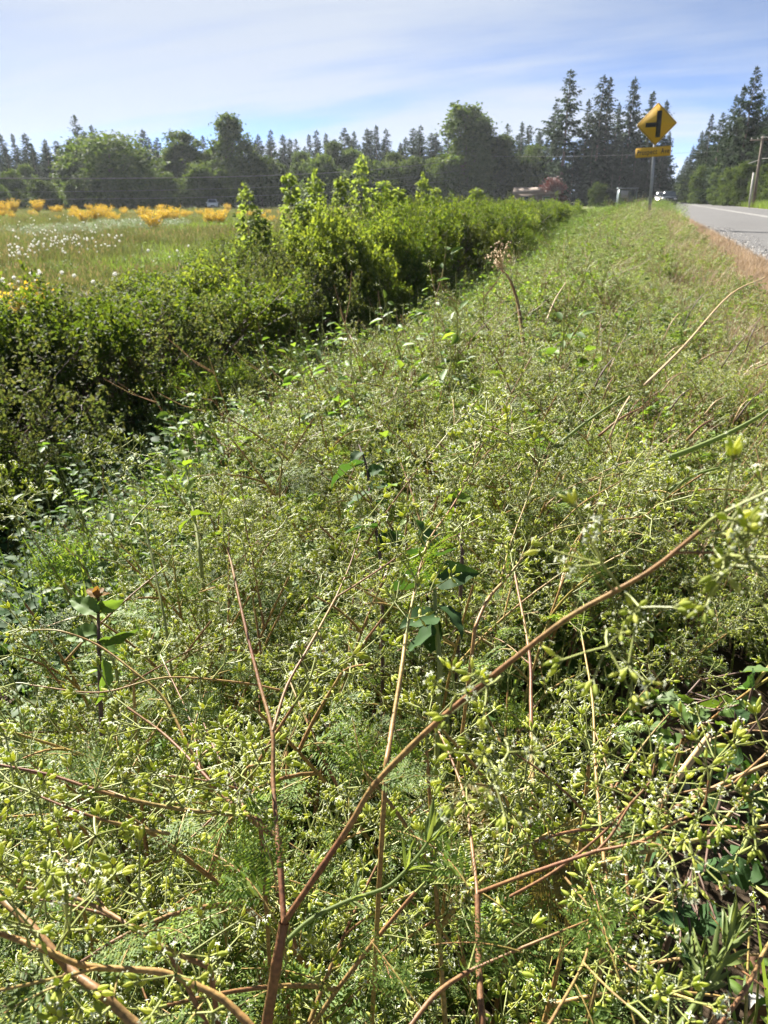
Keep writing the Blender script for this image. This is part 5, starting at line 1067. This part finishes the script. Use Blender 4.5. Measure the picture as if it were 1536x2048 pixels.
leafy('bramble', 'thicket of bramble leaves in the shade behind the red-stemmed chervil', 'bramble', [(1300,1560,1.0),(1320,1480,1.0),(1350,1420,1.02),(1400,1360,1.05)], fan(1350,1440,1.0,16,60,50,58,4)+fan(1430,1480,.95,12,50,60,50,5), 'stem_dark', 'herb', .05)
leafy('blackberry_shoot', 'leafy green shoot with yellow tips standing over the verge beside the tall dead stalk', 'plant', [(1140,900,2.6),(1138,820,2.65),(1130,740,2.7),(1125,665,2.75)], fan(1125,790,2.65,18,36,32,34,6)+fan(1175,760,2.7,12,26,24,30,7)+fan(1075,800,2.7,10,22,20,28,8)+fan(1125,690,2.75,7,24,14,26,9), 'stem_dark', 'herb', .05, ('bright_leaf', 7))
leafy('nettle_shoot', 'small upright leafy shoot at the dark edge of the ditch, below the hedge', 'plant', [(400,980,2.2),(398,920,2.25),(395,870,2.3),(390,800,2.35)], fan(395,880,2.25,20,26,40,24,10)+fan(400,830,2.3,8,14,26,20,11), 'stem_green', 'herb', .04, ('bright_leaf', 3))
leafy('salal_shoot', 'rounded pale leaves on a bent twig above the near ditch edge', 'plant', [(400,1110,1.15),(388,1030,1.2),(378,970,1.24),(370,915,1.28)], [(378,1040,1.2,1,355,1060),(385,1035,1.2,1,430,1020),(380,1000,1.22,1,405,985),(376,985,1.23,1,385,955),(372,940,1.26,1,355,960),(370,930,1.27,1,385,915),(370,920,1.28,1,362,895)], 'stem_green', 'bright_leaf', .04)
# tall dead stalk with a spent head
def stalk(label, pts, r0, mat, name='dead_stalk', cat='stalk', head=0, cx=None):
    w = smooth([P(*q) for q in pts]); z = float(terrain(w[0][0], w[0][1])); base = np.array((w[0][0], w[0][1], min(z, w[0][2]))); o = thing(name, label, cat, base); b = MB(); b.tube(w-base, np.linspace(r0, r0*.5, len(w)), 6, cap=True)
    link('stem', b.mesh('stem', M[mat], True), o)
    if head:
        b = MB(); e = w[-1]-base; r = np.random.default_rng(head)
        for k in range(9):
            d = rand_dirs(1, r)[0]*.6+np.array((0, 0, .6)); q = e+d*.09*r.uniform(.6, 1.2); b.tube([e, (e+q)/2+(0, 0, .01), q], [.002, .0015, .001], 3)
            n = 14; b.inst(OCT, frames(rand_dirs(n, r)), q+r.normal(size=(n, 3))*.012, .014)
        link('spent_head', b.mesh('spent_head', M['straw']), o)
    return o
stalk('tall dead stalk, reddish and bare with a spent head, standing over the verge', [(1055,800,3.1),(1048,700,3.2),(1036,610,3.3),(1020,560,3.35),(1003,540,3.4)], .010, 'stem_red', head=5)
stalk('dark thin dead stalk just beyond the leafy shoot on the verge', [(1205,760,2.9),(1203,700,3.0),(1201,640,3.1)], .005, 'stem_dark')
stalk('long straw-coloured grass stem slanting up towards the asphalt, thickest of the straws', [(1325,920,1.1),(1380,900,1.12),(1450,870,1.14),(1510,838,1.16),(1560,805,1.18)], .0042, 'cleaver', 'grass_stem')
stalk('green stem lying parallel below the thickest straw', [(1340,980,1.15),(1390,950,1.17),(1440,935,1.18)], .003, 'cleaver', 'grass_stem')
stalk('pale straw bent over the leafy shoot near the middle of the verge', [(1110,895,1.35),(1165,850,1.4),(1215,815,1.42),(1258,790,1.45)], .0032, 'cleaver', 'grass_stem')
stalk('straw slanting across the brown side of the verge, longest of the thin ones', [(1290,770,2.0),(1370,690,2.3),(1460,590,2.7),(1530,555,3.0)], .004, 'straw', 'grass_stem')
stalk('short bleached straw standing on the green side of the verge', [(1090,650,3.2),(1110,600,3.3),(1132,565,3.4)], .004, 'straw', 'grass_stem')
for i in range(26):
    px, py = r5.uniform(1180, 1520), r5.uniform(600, 900); d = 1.1+1.9*((900-py)/300)**1.2; a = r5.uniform(.2, 1.2); L = r5.uniform(40, 110)
    stalk('thin dead straw tangled in the browning verge beside the road', [(px, py, d), (px+.5*L*cos(a), py-.5*L*sin(a)-6, d), (px+L*cos(a), py-L*sin(a), d+.05)], r5.uniform(.0012, .0022), r5.choice(('straw', 'stem_red', 'stem_dark')), 'dead_straw', 'stalk')['group'] = 'dead straws in the verge'
# cleavers: square green stem with whorls of narrow leaves
def cleavers(label, pts, whorls, r0=.0022, top=0):
    w = smooth([P(*q) for q in pts]); base = w[0]-np.array((0, 0, .05)); o = thing('cleavers_plant', label, 'plant', base); b = MB(); b.tube(w-base, np.linspace(r0, r0*.6, len(w)), 4); link('stem', b.mesh('stem', M['cleaver']), o)
    for j, (u, L, n, cl) in enumerate(whorls):
        i = min(int(u*(len(w)-1)), len(w)-2); c = w[i]; d = w[i+1]-w[i]; d /= np.linalg.norm(d); a = np.arange(n)*6.283/n; R = frames(d[None])[0]
        dd = (np.stack((np.cos(a)*sin(cl), np.sin(a)*sin(cl), np.full(n, cos(cl))), 1)+r5.normal(size=(n, 3))*.08)@R.T; b = MB()
        b.inst(leaf_t(.15, .03, .12), leaf_frames(dd, r5, .3), np.repeat((c-base)[None], n, 0), L*r5.uniform(.8, 1.1, n)); link('leaf_whorl', b.mesh('leaf_whorl', M['cleaver']), o)
cleavers('bristly cleavers with spear-like closed leaf whorls at the bottom corner by the soil', [(1330,2090,.40),(1390,2010,.41),(1420,1950,.42),(1448,1900,.43),(1470,1850,.44)], [(.35,.022,7,.5),(.55,.022,7,.45),(.78,.022,8,.4),(.86,.020,8,.35),(.96,.016,8,.3)], .0015)
cleavers('second bristly cleavers shoot, its leaves held close, right at the soil edge', [(1400,2030,.41),(1398,1970,.42),(1392,1920,.43)], [(.5,.020,6,.35),(.9,.018,7,.3)], .0011)
cleavers('pale striped cleavers stem lying slantwise across the lower thicket', [(555,1900,.42),(620,1840,.42),(700,1800,.42),(780,1770,.42),(845,1700,.42),(865,1660,.42)], [(.42,.014,6,.9),(.68,.019,7,.8),(.86,.017,8,.5),(.97,.018,9,.4)], .0014)
# thorny dead cane over the soil
w_ = smooth([P(1300,1640,.80), P(1345,1570,.80), P(1390,1510,.80), P(1420,1470,.80)])
o = thing('thorny_cane', 'grey dead bramble cane with thorns in the shade by the dark leaves', 'cane', w_[0]); b = MB(); b.tube(w_-w_[0], .0035, 6); link('stem', b.mesh('stem', M['straw'], True), o)
b = MB(); q = w_[::1]-w_[0]; dd = rand_dirs(len(q), r5); b.inst((FRUIT[0]*np.array((.6, .6, 1)), FRUIT[1]), frames(dd), q, .010); link('thorns', b.mesh('thorns', M['straw']), o)
# the bare soil: dead leaves, pebbles
for i in range(60):
    px, py = r5.uniform(1180, 1540), r5.uniform(1480, 2060); p = on_z(px, py, 0.0); z = float(terrain(p[0], p[1])); b = None
    if i == 0: DL = []; 
    if i < 4:
        bb = MB(); g = leaf_t(.6, .15, .1); bb.add(g[0], g[1]); DL.append(bb.mesh('dead_leaf', M['dead_leaf']))
    if i % 3: tag(link('dead_leaf', DL[i % 4], None, (p[0], p[1], z+.012), (r5.normal()*.3, r5.normal()*.3, r5.random()*6), r5.uniform(.018, .038)), 'curled brown dead leaf lying on the dark soil under the bramble', 'leaf', 'dead leaves on the soil')
    else: tag(link('pebble', STONE[i % 4], None, (p[0], p[1], z+.004), (0, 0, r5.random()*6), r5.uniform(.006, .014)), 'small grey pebble on the dark soil under the bramble', 'pebble', 'pebbles on the soil')
